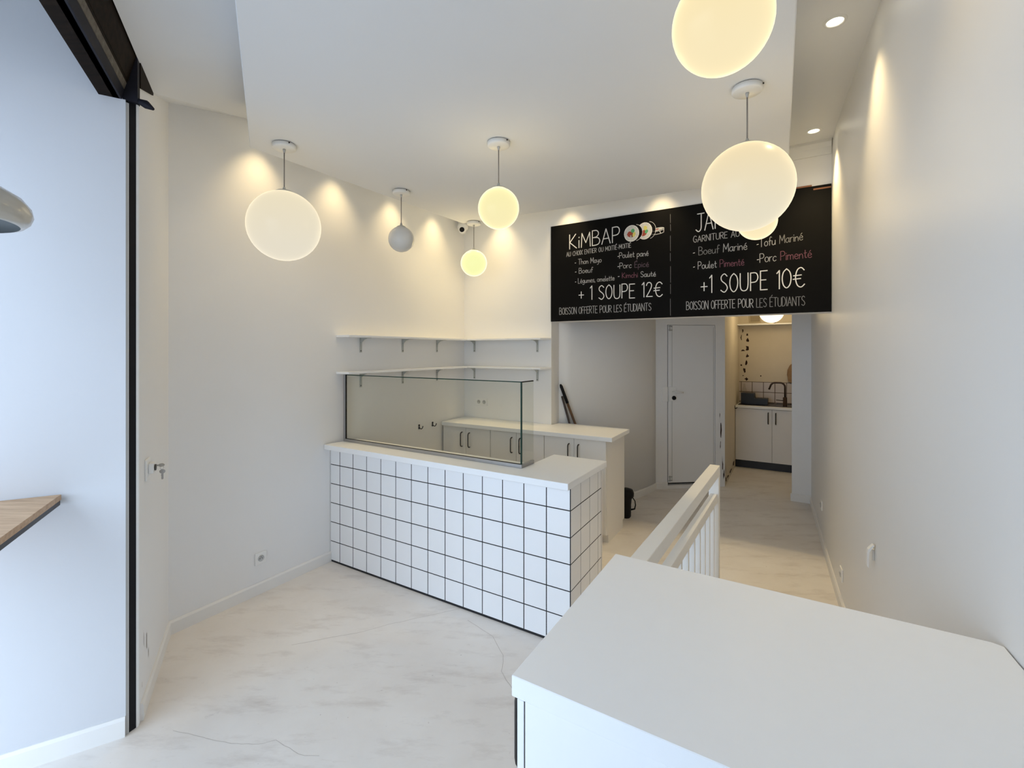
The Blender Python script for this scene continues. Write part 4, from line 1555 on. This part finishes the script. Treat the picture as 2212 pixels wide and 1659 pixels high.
# third slice lying flat at the right
blob(c, 1, 1.055, 2.757, 0.062, 0.013, 0.10, 0.0130)
blob(c, 3, 1.045, 2.756, 0.030, 0.005, 0.10, 0.0132)
c.mi = 0
c.ribbon([(0.998, 2.748), (1.050, 2.738), (1.085, 2.742), (1.112, 2.748)], 0.004, OB, U, -V * 0.0133)
c.ribbon([(0.998, 2.718), (1.040, 2.712), (1.090, 2.716), (1.114, 2.724), (1.116, 2.762)], 0.004, OB, U, -V * 0.0133)
c.ribbon([(1.080, 2.735), (1.086, 2.722)], 0.006, OB, U, -V * 0.0133)
# second slice
blob(c, 5, 0.976, 2.758, 0.066, 0.076, -0.12, 0.0133)
ring(c, 0, 0.978, 2.758, 0.068, 0.078, -1.3, 1.4, 0.003, 0.0139)
blob(c, 1, 0.945, 2.757, 0.066, 0.074, -0.12, 0.0136, 1)
ring(c, 0, 0.945, 2.757, 0.066, 0.074, 0, 2 * math.pi, 0.005, 0.0139)
blob(c, 3, 0.938, 2.738, 0.028, 0.026, 0.4, 0.0141, 2, wob=0.08)
blob(c, 4, 0.962, 2.750, 0.014, 0.018, -0.5, 0.0142, 3, wob=0.05)
blob(c, 6, 0.952, 2.783, 0.016, 0.020, 0.2, 0.0142, 4, wob=0.05)
# first slice
blob(c, 5, 0.858, 2.752, 0.066, 0.072, -0.12, 0.0144)
ring(c, 0, 0.860, 2.752, 0.068, 0.074, -1.4, 1.4, 0.003, 0.0150)
blob(c, 1, 0.826, 2.750, 0.067, 0.072, -0.12, 0.0147, 5)
ring(c, 0, 0.826, 2.750, 0.067, 0.072, 0, 2 * math.pi, 0.006, 0.0150)
blob(c, 3, 0.812, 2.744, 0.026, 0.026, 0.3, 0.0152, 6, wob=0.16)
blob(c, 2, 0.830, 2.728, 0.018, 0.014, 0.3, 0.0153, 7, wob=0.1)
blob(c, 4, 0.838, 2.772, 0.017, 0.019, -0.3, 0.0154, 8, wob=0.05)
blob(c, 6, 0.850, 2.738, 0.013, 0.022, -0.3, 0.0154, 9, wob=0.05)
blob(c, 7, 0.820, 2.722, 0.006, 0.012, 0.1, 0.0155, 10)
c.build('food_drawing', [M['chalk'], M['rice'], M['brown_edge'], M['red'], M['green'], M['board'], M['yellow'], M['chalk_mid']], bo)

# ------------------------------------------------------------------ kitchenette
KO = Vector((3.226, 6.858))
ku = Vector((0.849, -0.529))
kz0, kz1 = 0.858, 0.893
t = thing('sink_cabinet', 'grey-white two-door sink cabinet with a dark plinth in the kitchenette', 'cabinet', P3(KO, 0))
c = MB()
c.obox(KO, ku, V, 0.0, 1.02, 0.02, 0.50, 0.11, kz0)
c.build('carcass', M['carcass'], t)
c = MB()
c.obox(KO, ku, V, 0.002, 1.0, 0.045, 0.06, 0.0, 0.11)
c.build('plinth', M['plinth'], t)
c = MB()
c.obox(KO, ku, V, 0.002, 1.0, 0.0185, 0.0205, 0.112, kz0 - 0.001)
c.build('shadow_gap', M['gap'], t)
for k, (a, e) in enumerate(((0.002, 0.4655), (0.4685, 0.932))):
    c = MB()
    c.obox(KO, ku, V, a, e, 0.0, 0.018, 0.113, kz0 - 0.006, 0.0012, 1)
    d_ = c.build('door', M['carcass'], t)
    c = MB()
    u_handle(c, KO, ku, V, (e - 0.045) if k == 0 else (a + 0.045), 0.655, 0.81, 0.007)
    c.build('handle', M['black_metal'], d_)
c = MB()
c.obox(KO, ku, V, 0.002, 1.02, -0.02, 0.055, kz0, kz1, 0.002, 1)
c.obox(KO, ku, V, 0.002, 1.02, 0.055, 0.555, kz0, kz1 - 0.004)
c.build('worktop', M['laminate'], t)
sk = thing('kitchen_sink', 'dark composite sink with drainer set in the kitchenette worktop', 'sink', P3(KO + ku * 0.5 + V * 0.3, kz1))
c = MB()
z0 = kz1 - 0.0035
for (a, e, f0, f1) in ((0.03, 0.99, 0.06, 0.085), (0.03, 0.99, 0.49, 0.515), (0.03, 0.055, 0.085, 0.49), (0.965, 0.99, 0.085, 0.49), (0.47, 0.50, 0.085, 0.49)):
    c.obox(KO, ku, V, a, e, f0, f1, z0, z0 + 0.010)
c.build('rim', M['sink'], sk)
c = MB()
c.obox(KO, ku, V, 0.055, 0.47, 0.085, 0.49, z0, z0 + 0.004)
c.build('drainer', M['sink'], sk)
c = MB()
c.obox(KO, ku, V, 0.50, 0.965, 0.085, 0.49, z0, z0 + 0.003)
c.build('basin', M['sink'], sk)
fp = KO + ku * 0.62 + V * 0.13
fa = thing('kitchen_tap', 'dark bronze swan-neck tap standing at the kitchenette sink', 'tap', P3(fp, kz1))
c = MB()
c.lathe(P3(fp, kz1), [(0.0, 0.0), (0.028, 0.0), (0.028, 0.006), (0.026, 0.01), (0.026, 0.13), (0.02, 0.135), (0.0, 0.135)], 24)
c.build('base', M['bronze'], fa)
c = MB()
ar = []
for i in range(9):
    a = math.pi * 0.5 * i / 8
    ar.append((0.06 - 0.06 * math.cos(a), 0.06 * math.sin(a)))
pth = [P3(fp, kz1 + 0.13), P3(fp, kz1 + 0.275)]
for x, z in ar[1:]:
    pth.append(P3(fp - ku * x, kz1 + 0.275 + z))
pth.append(P3(fp - ku * 0.12, kz1 + 0.334))
for i in range(1, 8):
    a = math.radians(72) * i / 7
    pth.append(P3(fp - ku * (0.12 + 0.06 * math.sin(a)), kz1 + 0.274 + 0.06 * math.cos(a)))
pth.append(P3(fp - ku * 0.198, kz1 + 0.235))
c.tube(pth, 0.0125, 14)
c.build('spout', M['bronze'], fa)
c = MB()
c.tube([P3(fp - ku * 0.02, kz1 + 0.085), P3(fp - ku * 0.11, kz1 + 0.09)], 0.0055, 10)
c.build('lever', M['bronze'], fa)
rk = MB()
ro = KO + ku * 0.06 + V * 0.18
rk.extrude_profile([(0.0, 0.0), (0.34, 0.0), (0.34, 0.085), (0.175, 0.085), (0.165, 0.155), (-0.005, 0.158)], ro, V, ku, 0.0, 0.20)
for v in rk.bm.verts:
    v.co.z += kz1 + 0.007
tag(rk.build('dish_rack', M['rack']), 'dark stepped dish rack on the drainer beside the kitchenette tap', 'dish rack')
bp_ = KO + ku * 0.075 + V * 0.43
bt = MB()
bt.lathe(P3(bp_, kz1 + 0.0005), [(0.0, 0.0), (0.033, 0.0), (0.036, 0.006), (0.036, 0.17), (0.030, 0.205), (0.014, 0.24), (0.013, 0.285), (0.0, 0.286)], 24)
tag(bt.build('bottle', M['clear']), 'clear empty bottle standing in the left corner of the kitchenette worktop', 'bottle')
# wall tiles over the worktop
c = MB()
KT = K2 - V * 0.004
c.obox(KT, ku, V, 0.0, 1.02, -0.004, 0.004, kz1, 1.205)
me_b = c
c.mi = 1
tiles(c, KT - V * 0.004, ku, -V, 1.02, kz1 + 0.004, 1.205, 0.03 - TS, 0.008, 0.0015)
c.build('tiled_backsplash', [M['brown_grout'], M['kitchen_tile']], wall_kb)
# peeling plaster on the kitchen wall
KP = K2
for i, (s, z, w, h, m) in enumerate((
    (0.075, 1.42, 0.05, 0.09, 'peel'), (0.10, 1.53, 0.05, 0.10, 'peel'), (0.115, 1.64, 0.05, 0.07, 'peel'), (0.055, 1.72, 0.10, 0.035, 'peel'), (0.115, 1.76, 0.06, 0.09, 'peel'),
    (0.12, 1.88, 0.06, 0.08, 'peel'), (0.115, 1.97, 0.045, 0.055, 'peel'), (0.03, 1.92, 0.02, 0.10, 'peel'), (0.05, 2.02, 0.025, 0.07, 'peel'), (0.03, 1.50, 0.03, 0.04, 'peel'),
    (0.10, 1.285, 0.055, 0.075, 'peel'), (0.06, 1.335, 0.03, 0.02, 'peel'), (0.085, 1.225, 0.07, 0.03, 'peel'), (0.30, 1.335, 0.03, 0.03, 'peel'),
    (0.49, 2.16, 0.05, 0.10, 'peel_tan'), (0.78, 2.15, 0.12, 0.10, 'peel_tan'))):
    flake(wall_kb, 'bare_patch', M[m], KP, ku, -V, s, z - 0.04, w, h, 60 + i, 8)
hb = MB()
hp_ = K2 + ku * 0.80 - V * 0.012
ol = [(-0.14, 0.0), (-0.155, 0.10), (-0.15, 0.17), (-0.12, 0.24), (-0.06, 0.29), (-0.04, 0.33), (0.04, 0.33), (0.06, 0.29), (0.12, 0.24), (0.15, 0.17), (0.155, 0.10), (0.14, 0.0), (0.10, -0.02), (-0.10, -0.02)]
r0 = [hb.bm.verts.new(P3(hp_ + ku * x, 1.225 + z)) for x, z in ol]
r1 = [hb.bm.verts.new(P3(hp_ + ku * x - V * 0.018, 1.225 + z)) for x, z in ol]
hb.bm.faces.new(r0)
hb.bm.faces.new(r1[::-1])
for i in range(len(ol)):
    j = (i + 1) % len(ol)
    hb.bm.faces.new((r0[i], r0[j], r1[j], r1[i]))
tag(hb.build('chopping_board', M['tan']), 'tan rounded board against the kitchenette wall by the pillar', 'chopping board')
sh = MB()
sh.obox(K2, ku, V, 0.003, 1.02, -0.28, 0.0, 2.06, 2.078, 0.0015, 1)
tag(sh.build('kitchen_shelf', M['laminate']), 'long white shelf high on the kitchenette wall under its globe lamp', 'shelf')
vt = thing('wall_vent', 'square slatted vent on the wall above the kitchenette shelf', 'vent', P3(K2 + ku * 0.23, 2.15))
c = MB()
for (a, e, z0_, z1_) in ((0.14, 0.155, 2.11, 2.27), (0.285, 0.30, 2.11, 2.27), (0.155, 0.285, 2.11, 2.125), (0.155, 0.285, 2.255, 2.27)):
    c.obox(K2, ku, V, a, e, -0.014, 0.0, z0_, z1_)
c.build('frame', M['vent'], vt)
c = MB()
z = 2.127
while z < 2.252:
    c.extrude_profile([(-0.002, z), (-0.010, z + 0.004), (-0.010, z + 0.0065), (-0.002, z + 0.003)], K2 + ku * 0.155, ku, V, 0.0, 0.13)
    z += 0.0095
c.build('louvre', M['vent'], vt)
hh = thing('wall_hook', 'tiny black hook on the kitchenette left wall at worktop height', 'hook', P3(K1, 0.86))
c = MB()
pz = K1 - dK * 0.13 - nK * 0.001
c.obox(pz, dK, -nK, -0.006, 0.006, 0.0, 0.006, 0.85, 0.895)
c.tube([P3(pz - nK * 0.003, 0.858), P3(pz - nK * 0.022, 0.853), P3(pz - nK * 0.032, 0.872)], 0.005, 8)
c.build('hook_body', M['black'], hh)
